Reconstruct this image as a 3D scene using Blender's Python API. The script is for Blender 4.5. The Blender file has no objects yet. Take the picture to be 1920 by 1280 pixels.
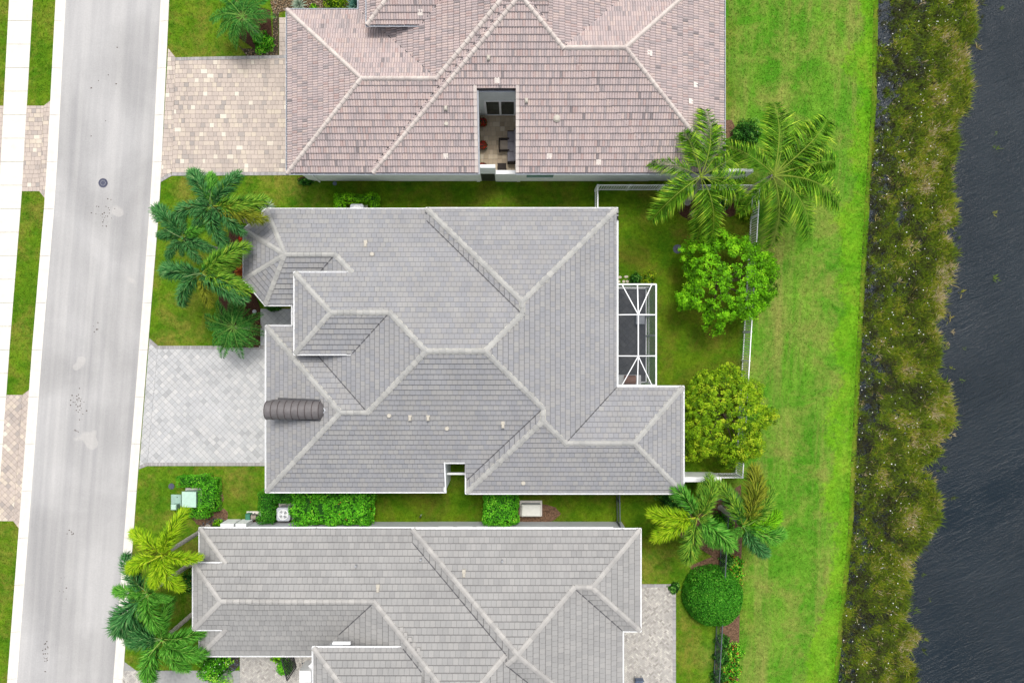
import bpy, math, random
import numpy as np
from mathutils import Matrix, Vector
R = math.radians
rnd = random.Random(7)
nr = np.random.default_rng(11)
SC = bpy.context.scene
COL = SC.collection

# ------------------------------------------------------------------ camera, sky, sun, exposure
H = 44.0
PX = 29.0                                   # photo pixels per metre on the ground
cd = bpy.data.cameras.new('camera'); cam = bpy.data.objects.new('camera', cd); COL.objects.link(cam)
cd.sensor_width = 36.0; cd.lens = 36.0 * H / (1920 / PX); cd.clip_end = 2000
cam.location = (0, 0, H); SC.camera = cam
SUN_EL, SUN_AZ = 66.0, 14.0                 # azimuth clockwise from +Y (top of the picture)
w = bpy.data.worlds.new('World'); SC.world = w; w.use_nodes = True
nt = w.node_tree; nt.nodes.clear()
sky = nt.nodes.new('ShaderNodeTexSky'); sky.sky_type = 'NISHITA'; sky.sun_disc = False
sky.sun_elevation = R(SUN_EL); sky.sun_rotation = R(SUN_AZ); sky.dust_density = 3.0; sky.air_density = 1.0
hs = nt.nodes.new('ShaderNodeHueSaturation'); hs.inputs['Saturation'].default_value = 0.28
bg = nt.nodes.new('ShaderNodeBackground'); bg.inputs['Strength'].default_value = 0.105
wo = nt.nodes.new('ShaderNodeOutputWorld')
nt.links.new(sky.outputs[0], hs.inputs['Color']); nt.links.new(hs.outputs[0], bg.inputs['Color']); nt.links.new(bg.outputs[0], wo.inputs[0])
sl = bpy.data.lights.new('sun', 'SUN'); so = bpy.data.objects.new('sun', sl); COL.objects.link(so)
sl.energy = 1.5; sl.angle = R(20); sl.color = (1.0, 0.95, 0.88)
sd = Vector((math.sin(R(SUN_AZ)) * math.cos(R(SUN_EL)), math.cos(R(SUN_AZ)) * math.cos(R(SUN_EL)), math.sin(R(SUN_EL))))
so.rotation_euler = sd.to_track_quat('Z', 'Y').to_euler(); so.location = sd * 80
SC.view_settings.view_transform = 'Standard'; SC.view_settings.look = 'None'
SC.view_settings.exposure = 0.86; SC.view_settings.gamma = 1.0; SC.view_settings.use_curve_mapping = False
SC.cycles.max_bounces = 6; SC.cycles.transparent_max_bounces = 12

# ------------------------------------------------------------------ helpers
def G(px, py, h=0.0):
    """photo pixel -> the point at height h seen there"""
    k = (H - h) / H / PX
    return ((px - 960) * k, (640 - py) * k)
def G3(px, py, h=0.0):
    x, y = G(px, py, h); return (x, y, h)

ORG = {}
def link(o, parent=None):
    COL.objects.link(o)
    if parent is not None:
        o.parent = parent
        ox = ORG.get(parent.name)
        if ox is not None: o.matrix_parent_inverse = Matrix.Translation(-Vector(ox))
    return o
def tag(o, label=None, cat=None, group=None, kind=None):
    if label: o['label'] = label
    if cat: o['category'] = cat
    if group: o['group'] = group
    if kind: o['kind'] = kind
    return o
def thing(name, label, cat, loc=(0, 0, 0), group=None):
    o = bpy.data.objects.new(name, None); o.empty_display_size = 0.3; o.location = loc
    COL.objects.link(o); ORG[o.name] = tuple(loc)
    return tag(o, label, cat, group)

class MB:
    def __init__(s): s.v = []; s.f = []; s.t = []
    def add(s, vs, fs, t=0.5):
        b = len(s.v); s.v.extend([tuple(p) for p in vs])
        for f in fs: s.f.append(tuple(i + b for i in f)); s.t.append(t)
    def box(s, x0, x1, y0, y1, z0, z1, t=0.5, ch=0.0):
        if ch <= 0:
            s.add([(x0,y0,z0),(x1,y0,z0),(x1,y1,z0),(x0,y1,z0),(x0,y0,z1),(x1,y0,z1),(x1,y1,z1),(x0,y1,z1)],
                  [(3,2,1,0),(4,5,6,7),(0,1,5,4),(1,2,6,5),(2,3,7,6),(3,0,4,7)], t)
        else:
            c = ch
            s.add([(x0,y0,z0),(x1,y0,z0),(x1,y1,z0),(x0,y1,z0),(x0,y0,z1-c),(x1,y0,z1-c),(x1,y1,z1-c),(x0,y1,z1-c),
                   (x0+c,y0+c,z1),(x1-c,y0+c,z1),(x1-c,y1-c,z1),(x0+c,y1-c,z1)],
                  [(3,2,1,0),(8,9,10,11),(0,1,5,4),(1,2,6,5),(2,3,7,6),(3,0,4,7),(4,5,9,8),(5,6,10,9),(6,7,11,10),(7,4,8,11)], t)
    def prism(s, poly, z0, z1, t=0.5, ch=0.0):
        n = len(poly); b = [(x, y, z0) for x, y in poly]
        if ch > 0:
            cx = sum(p[0] for p in poly) / n; cy = sum(p[1] for p in poly) / n
            m = [(x, y, z1 - ch) for x, y in poly]; tp = []
            for x, y in poly:
                d = math.hypot(x - cx, y - cy) or 1; k = max(0, 1 - ch * 1.4 / d)
                tp.append((cx + (x - cx) * k, cy + (y - cy) * k, z1))
            fs = [tuple(range(2*n, 3*n))] + [(i, (i+1) % n, n + (i+1) % n, n + i) for i in range(n)] + [(n+i, n+(i+1) % n, 2*n+(i+1) % n, 2*n+i) for i in range(n)]
            s.add(b + m + tp, fs, t)
        else:
            s.add(b + [(x, y, z1) for x, y in poly], [tuple(range(n, 2*n)), tuple(range(n-1, -1, -1))] + [(i, (i+1) % n, n + (i+1) % n, n + i) for i in range(n)], t)
    def tube(s, pts, rad, seg=8, t=0.5, cap=True):
        pts = [Vector(p) for p in pts]
        if not isinstance(rad, (list, tuple)): rad = [rad] * len(pts)
        rings = []
        for i, p in enumerate(pts):
            d = (pts[min(i+1, len(pts)-1)] - pts[max(i-1, 0)]).normalized()
            a = Vector((0, 0, 1)) if abs(d.z) < 0.9 else Vector((1, 0, 0))
            u = d.cross(a).normalized(); v = d.cross(u)
            rings.append([p + (u * math.cos(2*math.pi*k/seg) + v * math.sin(2*math.pi*k/seg)) * rad[i] for k in range(seg)])
        vs = [q for r in rings for q in r]; fs = []
        for i in range(len(pts)-1):
            for k in range(seg):
                a = i*seg + k; b = i*seg + (k+1) % seg
                fs.append((a, a+seg, b+seg, b))
        if cap: fs.append(tuple(range(seg-1, -1, -1))); fs.append(tuple(range((len(pts)-1)*seg, len(pts)*seg)))
        s.add(vs, fs, t)
    def bar(s, a, b, wd, ht, t=0.5):
        """box beam from a to b (centre line), width wd horizontal, height ht"""
        a = Vector(a); b = Vector(b); d = (b - a).normalized()
        sd_ = Vector((-d.y, d.x, 0))
        if sd_.length < 1e-4: sd_ = Vector((1, 0, 0))
        sd_.normalize(); up = sd_.cross(d) * -1
        o = [(-wd/2, -ht/2), (wd/2, -ht/2), (wd/2, ht/2), (-wd/2, ht/2)]
        vs = [a + sd_*p + up*q for p, q in o] + [b + sd_*p + up*q for p, q in o]
        s.add(vs, [(0,1,2,3),(7,6,5,4),(0,4,5,1),(1,5,6,2),(2,6,7,3),(3,7,4,0)], t)
    def lathe(s, prof, cx, cy, seg=20, t=0.5):
        vs = [(cx + r*math.cos(2*math.pi*k/seg), cy + r*math.sin(2*math.pi*k/seg), z) for r, z in prof for k in range(seg)]
        fs = [(i*seg+k, i*seg+(k+1) % seg, (i+1)*seg+(k+1) % seg, (i+1)*seg+k) for i in range(len(prof)-1) for k in range(seg)]
        fs.append(tuple(range((len(prof)-1)*seg, len(prof)*seg)))
        s.add(vs, fs, t)
    def mesh(s, name, mat):
        me = bpy.data.meshes.new(name); me.from_pydata(s.v, [], s.f); me.materials.append(mat)
        a = me.attributes.new('tint', 'FLOAT', 'FACE'); a.data.foreach_set('value', s.t); me.update(); return me
    def build(s, name, mat, parent=None, kind=None, smooth=False):
        me = s.mesh(name, mat)
        if smooth: me.polygons.foreach_set('use_smooth', [True] * len(me.polygons))
        o = bpy.data.objects.new(name, me); link(o, parent)
        if kind: o['kind'] = kind
        return o

def np_mesh(name, V, F, T, mat):
    """V (n,3), F (m,k) equal-sided faces, T (m,) tints"""
    me = bpy.data.meshes.new(name); n = len(V); m, k = F.shape
    me.vertices.add(n); me.vertices.foreach_set('co', V.astype(np.float32).ravel())
    me.loops.add(m * k); me.loops.foreach_set('vertex_index', F.astype(np.int32).ravel())
    me.polygons.add(m); me.polygons.foreach_set('loop_start', (np.arange(m) * k).astype(np.int32))
    me.materials.append(mat)
    a = me.attributes.new('tint', 'FLOAT', 'FACE'); a.data.foreach_set('value', T.astype(np.float32))
    me.update(calc_edges=True); me.validate(); return me
def np_obj(name, V, F, T, mat, parent=None, kind=None):
    o = bpy.data.objects.new(name, np_mesh(name, V, F, T, mat)); link(o, parent)
    if kind: o['kind'] = kind
    return o

def clip(poly, a, b, c):
    out = []; n = len(poly)
    for i in range(n):
        p = poly[i]; q = poly[(i+1) % n]; dp = a*p[0] + b*p[1] + c; dq = a*q[0] + b*q[1] + c
        if dp >= 0: out.append(p)
        if (dp > 0 > dq) or (dp < 0 < dq):
            k = dp / (dp - dq); out.append((p[0] + (q[0]-p[0])*k, p[1] + (q[1]-p[1])*k))
    return out
def area(p):
    return 0.5 * sum(p[i][0]*p[(i+1) % len(p)][1] - p[(i+1) % len(p)][0]*p[i][1] for i in range(len(p)))
def ccw(p): return p if area(p) > 0 else p[::-1]
def clip_convex(poly, cv):
    for i in range(len(cv)):
        p = cv[i]; q = cv[(i+1) % len(cv)]
        a, b = -(q[1]-p[1]), q[0]-p[0]
        poly = clip(poly, a, b, -(a*p[0] + b*p[1]))
        if len(poly) < 3: return []
    return poly
def minus_rects(poly, rects):
    ps = [poly]
    for x0, x1, y0, y1 in rects:
        o = []
        for p in ps:
            l = clip(p, -1, 0, x0); r = clip(p, 1, 0, -x1); m = clip(clip(p, 1, 0, -x0), -1, 0, x1)
            for q in (l, r, clip(m, 0, -1, y0), clip(m, 0, 1, -y1)):
                if len(q) >= 3 and abs(area(q)) > 1e-4: o.append(q)
        ps = o
    return ps
def inside(P, poly):
    x, y = P[:, 0], P[:, 1]; r = np.zeros(len(P), bool); n = len(poly)
    for i in range(n):
        x0, y0 = poly[i]; x1, y1 = poly[(i+1) % n]
        if y0 == y1: continue
        c = ((y0 > y) != (y1 > y)) & (x < (x1-x0) * (y-y0) / (y1-y0) + x0); r ^= c
    return r
_lat = nr.random((256, 256))
def vnoise(x, y, sc):
    x = np.asarray(x) * sc + 1000; y = np.asarray(y) * sc + 1000
    xi = np.floor(x).astype(int); yi = np.floor(y).astype(int); fx = x - xi; fy = y - yi
    fx = fx*fx*(3-2*fx); fy = fy*fy*(3-2*fy)
    g = lambda i, j: _lat[i % 256, j % 256]
    return (g(xi,yi)*(1-fx) + g(xi+1,yi)*fx)*(1-fy) + (g(xi,yi+1)*(1-fx) + g(xi+1,yi+1)*fx)*fy

# ------------------------------------------------------------------ materials
class N:
    def __init__(s, name):
        s.m = bpy.data.materials.new(name); s.m.use_nodes = True; s.t = s.m.node_tree
        s.p = s.t.nodes['Principled BSDF']; s.out = s.t.nodes['Material Output']
    def n(s, ty, **kw):
        x = s.t.nodes.new(ty)
        for k, v in kw.items():
            if k.startswith('i_'):
                key = k[2:]; key = int(key) if key.isdigit() else key.replace('_', ' ')
                x.inputs[key].default_value = v
            else: setattr(x, k, v)
        return x
    def l(s, a, b): s.t.links.new(a, b)
    def pos(s, scale=(1, 1, 1), rot=0.0):
        g = s.n('ShaderNodeNewGeometry'); o = g.outputs['Position']
        for k, v in (('Rotation', (0, 0, rot)), ('Scale', scale)):      # turn first, then stretch
            mp = s.n('ShaderNodeMapping'); mp.inputs[k].default_value = v; s.l(o, mp.inputs['Vector']); o = mp.outputs[0]
        return o
    def noise(s, sc, det=4, rough=0.55, vec=None, dist=0.0):
        x = s.n('ShaderNodeTexNoise'); x.inputs['Scale'].default_value = sc; x.inputs['Detail'].default_value = det
        x.inputs['Roughness'].default_value = rough; x.inputs['Distortion'].default_value = dist
        s.l(vec if vec is not None else s.pos(), x.inputs['Vector']); return x.outputs['Fac']
    def ramp(s, f, stops, interp='LINEAR'):
        x = s.n('ShaderNodeValToRGB'); cr = x.color_ramp; cr.interpolation = interp
        while len(cr.elements) < len(stops): cr.elements.new(0.5)
        for e, (p, c) in zip(cr.elements, stops):
            e.position = p; e.color = (c, c, c, 1) if isinstance(c, (int, float)) else (*c, 1)
        s.l(f, x.inputs['Fac']); return x.outputs['Color']
    def mix(s, f, a, b, mode='MIX'):
        x = s.n('ShaderNodeMix', data_type='RGBA', blend_type=mode)
        for ix, v in ((0, f), (6, a), (7, b)):
            sock = x.inputs[ix]
            if isinstance(v, (int, float)): sock.default_value = v if ix == 0 else (v, v, v, 1)
            elif isinstance(v, tuple): sock.default_value = (*v, 1)
            else: s.l(v, sock)
        return x.outputs[2]
    def tint(s):
        a = s.n('ShaderNodeAttribute', attribute_name='tint'); return a.outputs['Fac']
    def bump(s, h, st=0.3, d=0.02):
        b = s.n('ShaderNodeBump'); b.inputs['Strength'].default_value = st; b.inputs['Distance'].default_value = d
        s.l(h, b.inputs['Height']); s.l(b.outputs[0], s.p.inputs['Normal'])
    def fin(s, col, rough=0.7, spec=0.3, metal=0.0):
        if isinstance(col, tuple): s.p.inputs['Base Color'].default_value = (*col, 1)
        else: s.l(col, s.p.inputs['Base Color'])
        s.p.inputs['Roughness'].default_value = rough; s.p.inputs['Specular IOR Level'].default_value = spec
        s.p.inputs['Metallic'].default_value = metal; return s.m

def simple(name, col, rough=0.6, spec=0.3, var=0.12, sc=6.0, metal=0.0, bump=0.0):
    m = N(name); f = m.noise(sc, 5)
    lo = tuple(c * (1 - var) for c in col); hi = tuple(min(1, c * (1 + var)) for c in col)
    c = m.ramp(f, [(0.3, lo), (0.7, hi)])
    if bump: m.bump(m.noise(sc * 8, 3), bump, 0.01)
    return m.fin(c, rough, spec, metal)
def leafy(name, stops, transl=0.18, rough=0.5):
    m = N(name); c = m.ramp(m.tint(), stops)
    m.fin(c, rough, 0.08)
    tr = m.n('ShaderNodeBsdfTranslucent'); mx = m.n('ShaderNodeMixShader'); mx.inputs[0].default_value = transl
    m.l(c, tr.inputs['Color']); m.l(m.p.outputs[0], mx.inputs[1]); m.l(tr.outputs[0], mx.inputs[2]); m.l(mx.outputs[0], m.out.inputs[0])
    return m.m
def tinted(name, stops, rough=0.8, spec=0.2, dirt=0.25, dsc=1.1, grain=30.0, gamt=0.2, bump=0.25):
    """per-piece colour from the tint attribute, weathering and grain from the position"""
    m = N(name); c = m.ramp(m.tint(), stops)
    d = m.ramp(m.noise(dsc, 6, 0.6), [(0.3, 1 - dirt), (0.75, 1.0)]); c = m.mix(1.0, c, d, 'MULTIPLY')
    g = m.noise(grain, 3, 0.7); c = m.mix(1.0, c, m.ramp(g, [(0.25, 1 - gamt), (0.75, 1 + 0 * gamt)]), 'MULTIPLY')
    if bump: m.bump(g, bump, 0.006)
    return m.fin(c, rough, spec)
def turf():
    m = N('turf'); z = m.n('ShaderNodeAttribute', attribute_name='zone'); sp = m.n('ShaderNodeSeparateXYZ'); m.l(z.outputs['Vector'], sp.inputs[0])
    n1 = m.ramp(m.noise(0.55, 7, 0.66), [(0.36, 0.0), (0.64, 1.0)]); ang = R(-3.4) * -1
    dr = m.noise(0.42, 9, 0.72, dist=0.5); s1 = m.noise(1.0, 7, 0.66, m.pos((0.50, 0.05, 1), ang)); s2 = m.noise(1.0, 6, 0.6, m.pos((0.8, 0.07, 1), ang))
    front = m.mix(n1, (0.052, 0.150, 0.007), (0.132, 0.230, 0.013)); front = m.mix(m.ramp(dr, [(0.46, 0.0), (0.62, 0.8)]), front, (0.21, 0.20, 0.035)); front = m.mix(m.ramp(m.noise(1.7, 5, 0.7), [(0.50, 0.0), (0.66, 0.65)]), front, (0.058, 0.165, 0.010))
    oli = m.mix(n1, (0.054, 0.140, 0.006), (0.115, 0.195, 0.009)); oli = m.mix(m.ramp(dr, [(0.46, 0.0), (0.66, 0.75)]), oli, (0.15, 0.13, 0.022))
    bk = m.mix(n1, (0.070, 0.225, 0.014), (0.145, 0.305, 0.028)); bk = m.mix(m.ramp(s2, [(0.44, 0.0), (0.62, 0.8)]), bk, (0.060, 0.215, 0.012))
    bk = m.mix(m.ramp(dr, [(0.46, 0.0), (0.64, 0.8)]), bk, (0.225, 0.260, 0.055)); bk = m.mix(m.ramp(s1, [(0.50, 0.0), (0.66, 0.8)]), bk, (0.265, 0.265, 0.070))
    ed = m.mix(n1, (0.085, 0.275, 0.008), (0.165, 0.355, 0.014)); ed = m.mix(m.ramp(dr, [(0.55, 0.0), (0.7, 0.6)]), ed, (0.25, 0.28, 0.03))
    wob = m.ramp(m.noise(1.6, 6, 0.7), [(0.3, -0.0), (0.7, 1.0)])
    def soft(k):
        a_ = m.n('ShaderNodeMath', operation='ADD'); m.l(sp.outputs[k], a_.inputs[0])
        b_ = m.n('ShaderNodeMath', operation='MULTIPLY_ADD'); m.l(wob, b_.inputs[0]); b_.inputs[1].default_value = 0.6; b_.inputs[2].default_value = -0.3; m.l(b_.outputs[0], a_.inputs[1])
        return m.ramp(a_.outputs[0], [(0.35, 0.0), (0.65, 1.0)])
    c = m.mix(soft(0), front, oli); c = m.mix(sp.outputs[1], c, bk); e_ = m.n('ShaderNodeMath', operation='MULTIPLY'); m.l(soft(2), e_.inputs[0]); e_.inputs[1].default_value = 0.8; c = m.mix(e_.outputs[0], c, ed)
    g1 = m.noise(3.2, 8, 0.8); c = m.mix(1.0, c, m.ramp(g1, [(0.3, 0.62), (0.7, 1.28)]), 'MULTIPLY')
    g2 = m.noise(16.0, 5, 0.8); c = m.mix(1.0, c, m.ramp(g2, [(0.25, 0.60), (0.75, 1.28)]), 'MULTIPLY')
    c = m.mix(1.0, c, m.ramp(m.tint(), [(0.0, 0.62), (0.5, 1.0), (1.0, 1.38)]), 'MULTIPLY')
    m.bump(g2, 0.5, 0.03); return m.fin(c, 0.9, 0.0)

M = {}
M['lawn'] = turf()
M['soil'] = simple('soil', (0.055, 0.045, 0.03), 0.95, 0.1, 0.4, 5)
M['mulch'] = simple('mulch', (0.060, 0.030, 0.020), 0.95, 0.1, 0.55, 14, bump=0.8)
M['mulch_tan'] = simple('mulch_tan', (0.135, 0.080, 0.050), 0.95, 0.1, 0.6, 12, bump=0.8)
M['concrete'] = simple('concrete', (0.66, 0.63, 0.58), 0.85, 0.2, 0.07, 2.5, bump=0.15)
M['white'] = simple('white_paint', (0.74, 0.75, 0.76), 0.5, 0.35, 0.05, 3)
M['whiter'] = simple('white_aluminium', (0.86, 0.87, 0.88), 0.4, 0.4, 0.04, 5)
M['wall'] = simple('stucco', (0.72, 0.75, 0.73), 0.9, 0.15, 0.06, 2.0, bump=0.3)
M['wallgrey'] = simple('grey_stucco', (0.46, 0.48, 0.50), 0.9, 0.15, 0.06, 2.0, bump=0.3)
M['gutter_grey'] = simple('grey_gutter', (0.42, 0.45, 0.50), 0.5, 0.35, 0.08, 3)
M['valley'] = simple('valley_shade_metal', (0.085, 0.085, 0.092), 0.7, 0.2, 0.2, 5)  # metal tone darkened to carry the shade of the open valley gap
M['dark'] = simple('dark_metal', (0.02, 0.022, 0.026), 0.45, 0.5, 0.2, 8)
M['fencegrey'] = simple('bronze_fence', (0.07, 0.085, 0.10), 0.45, 0.5, 0.15, 8)
M['greenbox'] = simple('green_enamel', (0.27, 0.41, 0.35), 0.5, 0.4, 0.10, 5)
M['greenpale'] = simple('pale_green_enamel', (0.42, 0.60, 0.50), 0.5, 0.4, 0.08, 5)
M['greendark'] = simple('dark_green_plastic', (0.04, 0.17, 0.11), 0.5, 0.4, 0.1, 8)
M['beige'] = simple('beige_enamel', (0.62, 0.62, 0.57), 0.45, 0.4, 0.05, 4)
M['metal'] = simple('galvanised', (0.45, 0.46, 0.48), 0.4, 0.5, 0.15, 9, metal=0.6)
M['greybox'] = simple('grey_enamel', (0.40, 0.42, 0.46), 0.5, 0.4, 0.1, 6)
M['iron'] = simple('cast_iron', (0.065, 0.07, 0.11), 0.6, 0.4, 0.35, 30)
M['bluelid'] = simple('blue_lid', (0.10, 0.13, 0.20), 0.6, 0.3, 0.2, 12)
M['brownmetal'] = simple('standing_seam_metal', (0.130, 0.120, 0.122), 0.5, 0.4, 0.14, 4)
M['brownseam'] = simple('seam_metal', (0.07, 0.055, 0.055), 0.5, 0.4, 0.1, 6)
M['copper'] = simple('copper_lid', (0.30, 0.14, 0.085), 0.4, 0.5, 0.12, 4)
M['wicker'] = simple('wicker', (0.035, 0.028, 0.026), 0.8, 0.2, 0.3, 40)
M['cushion'] = simple('grey_cushion', (0.24, 0.23, 0.26), 0.9, 0.1, 0.08, 5)
M['taupe'] = simple('taupe_cushion', (0.26, 0.225, 0.19), 0.9, 0.1, 0.08, 5)
M['pot'] = simple('dark_pot', (0.045, 0.04, 0.04), 0.6, 0.3, 0.3, 12)
M['trunk'] = simple('palm_trunk', (0.42, 0.385, 0.35), 0.9, 0.1, 0.35, 9, bump=0.6)
M['bark'] = simple('bark', (0.10, 0.075, 0.055), 0.95, 0.1, 0.35, 9, bump=0.6)
M['mortar'] = simple('ridge_mortar', (0.56, 0.545, 0.48), 0.9, 0.1, 0.15, 9)
M['mortar_pink'] = simple('pale_mortar', (0.66, 0.60, 0.55), 0.9, 0.1, 0.15, 9)
M['cream'] = simple('cream_vent', (0.46, 0.43, 0.37), 0.6, 0.3, 0.06, 8)
M['stone'] = simple('flagstone', (0.46, 0.42, 0.33), 0.85, 0.2, 0.25, 5, bump=0.4)
M['slab_dark'] = tinted('dark_floor_paver', [(0, (0.09, 0.087, 0.085)), (1, (0.15, 0.145, 0.14))])
M['lavarock'] = tinted('dark_gravel', [(0, (0.04, 0.05, 0.065)), (0.8, (0.13, 0.15, 0.18)), (1, (0.35, 0.37, 0.4))], 0.8)
M['pebble'] = tinted('river_pebble', [(0, (0.10, 0.06, 0.03)), (0.4, (0.30, 0.19, 0.10)), (0.75, (0.48, 0.36, 0.22)), (1, (0.66, 0.60, 0.50))], 0.6)
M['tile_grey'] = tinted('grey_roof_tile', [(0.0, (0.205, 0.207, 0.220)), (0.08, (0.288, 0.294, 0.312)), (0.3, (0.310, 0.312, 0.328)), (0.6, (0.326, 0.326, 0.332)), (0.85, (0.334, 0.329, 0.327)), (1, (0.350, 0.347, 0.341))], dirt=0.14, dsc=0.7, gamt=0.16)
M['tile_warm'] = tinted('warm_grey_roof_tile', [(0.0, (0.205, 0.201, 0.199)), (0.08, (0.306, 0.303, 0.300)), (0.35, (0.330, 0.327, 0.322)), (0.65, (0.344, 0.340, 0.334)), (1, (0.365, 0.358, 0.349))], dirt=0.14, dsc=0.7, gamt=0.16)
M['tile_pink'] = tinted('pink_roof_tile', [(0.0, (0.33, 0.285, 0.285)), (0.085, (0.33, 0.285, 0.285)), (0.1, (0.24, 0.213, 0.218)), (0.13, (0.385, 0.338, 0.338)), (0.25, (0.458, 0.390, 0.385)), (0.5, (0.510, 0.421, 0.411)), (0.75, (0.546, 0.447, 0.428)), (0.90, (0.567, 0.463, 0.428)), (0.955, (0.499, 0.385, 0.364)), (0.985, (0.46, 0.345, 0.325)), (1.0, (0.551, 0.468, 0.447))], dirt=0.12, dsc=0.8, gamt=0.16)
M['cap_grey'] = tinted('grey_ridge_tile', [(0, (0.389, 0.389, 0.378)), (1, (0.475, 0.470, 0.448))], dirt=0.2)
M['cap_warm'] = tinted('warm_ridge_tile', [(0, (0.400, 0.389, 0.376)), (1, (0.486, 0.470, 0.448))], dirt=0.15)
M['cap_pink'] = tinted('pink_ridge_tile', [(0, (0.60, 0.525, 0.49)), (1, (0.70, 0.63, 0.58))], dirt=0.15)
M['deck'] = simple('roof_underlay', (0.075, 0.078, 0.085), 0.9, 0.1, 0.1, 4)
M['deck_pink'] = simple('roof_underlay_pink', (0.10, 0.085, 0.085), 0.9, 0.1, 0.1, 4)
M['paver_tan'] = tinted('tan_paver', [(0, (0.40, 0.36, 0.335)), (0.3, (0.52, 0.445, 0.395)), (0.6, (0.58, 0.495, 0.435)), (0.85, (0.65, 0.565, 0.465)), (1, (0.76, 0.70, 0.60))], dirt=0.14, dsc=0.5)
M['paver_court'] = tinted('warm_court_paver', [(0, (0.46, 0.37, 0.27)), (0.4, (0.58, 0.47, 0.34)), (0.8, (0.68, 0.57, 0.42)), (1, (0.75, 0.66, 0.52))], dirt=0.14, dsc=0.6)
M['paver_white'] = tinted('pale_grey_paver', [(0, (0.42, 0.425, 0.43)), (0.35, (0.505, 0.51, 0.52)), (0.7, (0.555, 0.555, 0.555)), (1, (0.61, 0.605, 0.595))], dirt=0.13, dsc=0.6)
M['paver_mix'] = tinted('greige_brick', [(0, (0.354, 0.330, 0.305)), (0.4, (0.472, 0.450, 0.421)), (0.8, (0.590, 0.558, 0.512)), (1, (0.684, 0.660, 0.598))], dirt=0.14, dsc=0.6)
M['paver_border'] = tinted('grey_border_brick', [(0, (0.33, 0.315, 0.31)), (1, (0.47, 0.455, 0.45))], dirt=0.1)
M['joint'] = simple('joint_sand', (0.27, 0.245, 0.22), 0.95, 0.05, 0.15, 6)
M['joint_grey'] = simple('joint_sand_grey', (0.31, 0.31, 0.305), 0.95, 0.05, 0.12, 6)
M['frond_fox'] = leafy('foxtail_leaf', [(0, (0.006, 0.028, 0.009)), (0.5, (0.035, 0.158, 0.038)), (0.85, (0.091, 0.275, 0.074)), (1, (0.310, 0.370, 0.167))])
M['frond_fox_b'] = leafy('foxtail_leaf_bright', [(0, (0.010, 0.043, 0.004)), (0.5, (0.062, 0.258, 0.023)), (0.85, (0.153, 0.437, 0.046)), (1, (0.416, 0.499, 0.138))])
M['frond_yel'] = leafy('foxtail_leaf_yellow', [(0, (0.038, 0.086, 0.003)), (0.5, (0.216, 0.423, 0.008)), (0.85, (0.418, 0.582, 0.016)), (1, (0.582, 0.608, 0.064))])
M['frond_oli'] = leafy('foxtail_leaf_olive', [(0, (0.014, 0.053, 0.005)), (0.5, (0.095, 0.264, 0.020)), (0.85, (0.234, 0.405, 0.035)), (1, (0.467, 0.493, 0.070))])
M['frond_gold'] = leafy('foxtail_leaf_golden', [(0, (0.044, 0.063, 0.007)), (0.5, (0.132, 0.171, 0.013)), (0.85, (0.264, 0.297, 0.021)), (1, (0.317, 0.354, 0.063))])
M['frond_coco'] = leafy('coconut_leaf', [(0, (0.013, 0.048, 0.002)), (0.4, (0.084, 0.244, 0.011)), (0.75, (0.258, 0.474, 0.029)), (0.9, (0.489, 0.637, 0.058)), (1, (0.26, 0.36, 0.05))])
M['frond_date'] = leafy('date_leaf', [(0, (0.009, 0.045, 0.008)), (0.5, (0.048, 0.238, 0.030)), (0.85, (0.145, 0.424, 0.070)), (1, (0.289, 0.459, 0.097))])
M['leaf_lime'] = leafy('lime_leaf', [(0, (0.025, 0.067, 0.005)), (0.35, (0.075, 0.237, 0.005)), (0.7, (0.175, 0.506, 0.009)), (1, (0.325, 0.645, 0.021))])
M['leaf_yel'] = leafy('yellow_green_leaf', [(0, (0.036, 0.084, 0.005)), (0.35, (0.106, 0.238, 0.007)), (0.7, (0.266, 0.445, 0.011)), (1, (0.463, 0.569, 0.030))])
M['leaf_hedge'] = leafy('hedge_leaf', [(0, (0.025, 0.110, 0.007)), (0.5, (0.083, 0.375, 0.015)), (0.85, (0.194, 0.637, 0.028)), (1, (0.431, 0.750, 0.069))])
M['leaf_dark'] = leafy('dark_leaf', [(0, (0.011, 0.042, 0.008)), (0.5, (0.028, 0.127, 0.014)), (0.85, (0.068, 0.240, 0.025)), (1, (0.165, 0.360, 0.060))])
M['leaf_round'] = leafy('round_shrub_leaf', [(0, (0.012, 0.085, 0.008)), (0.5, (0.042, 0.224, 0.012)), (0.85, (0.102, 0.397, 0.025)), (1, (0.253, 0.552, 0.060))])
M['agave'] = leafy('agave_leaf', [(0, (0.10, 0.17, 0.12)), (0.5, (0.25, 0.34, 0.25)), (1, (0.50, 0.56, 0.43))], 0.05)
M['agave_blue'] = leafy('blue_agave_leaf', [(0, (0.02, 0.08, 0.075)), (0.5, (0.05, 0.15, 0.12)), (1, (0.12, 0.25, 0.18))], 0.05)
M['red'] = leafy('red_petal', [(0, (0.240, 0.012, 0.009)), (0.5, (0.540, 0.030, 0.018)), (1, (0.650, 0.105, 0.038))])
M['orange'] = leafy('orange_petal', [(0, (0.30, 0.05, 0.02)), (0.6, (0.50, 0.13, 0.04)), (1, (0.60, 0.33, 0.05))])
M['yellowf'] = leafy('yellow_petal', [(0, (0.45, 0.33, 0.02)), (1, (0.65, 0.52, 0.05))])
M['whitef'] = leafy('white_petal', [(0, (0.65, 0.66, 0.62)), (1, (0.8, 0.8, 0.78))])
M['brom'] = leafy('bromeliad_leaf', [(0, (0.12, 0.04, 0.03)), (0.6, (0.28, 0.13, 0.09)), (1, (0.20, 0.22, 0.05))])
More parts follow.
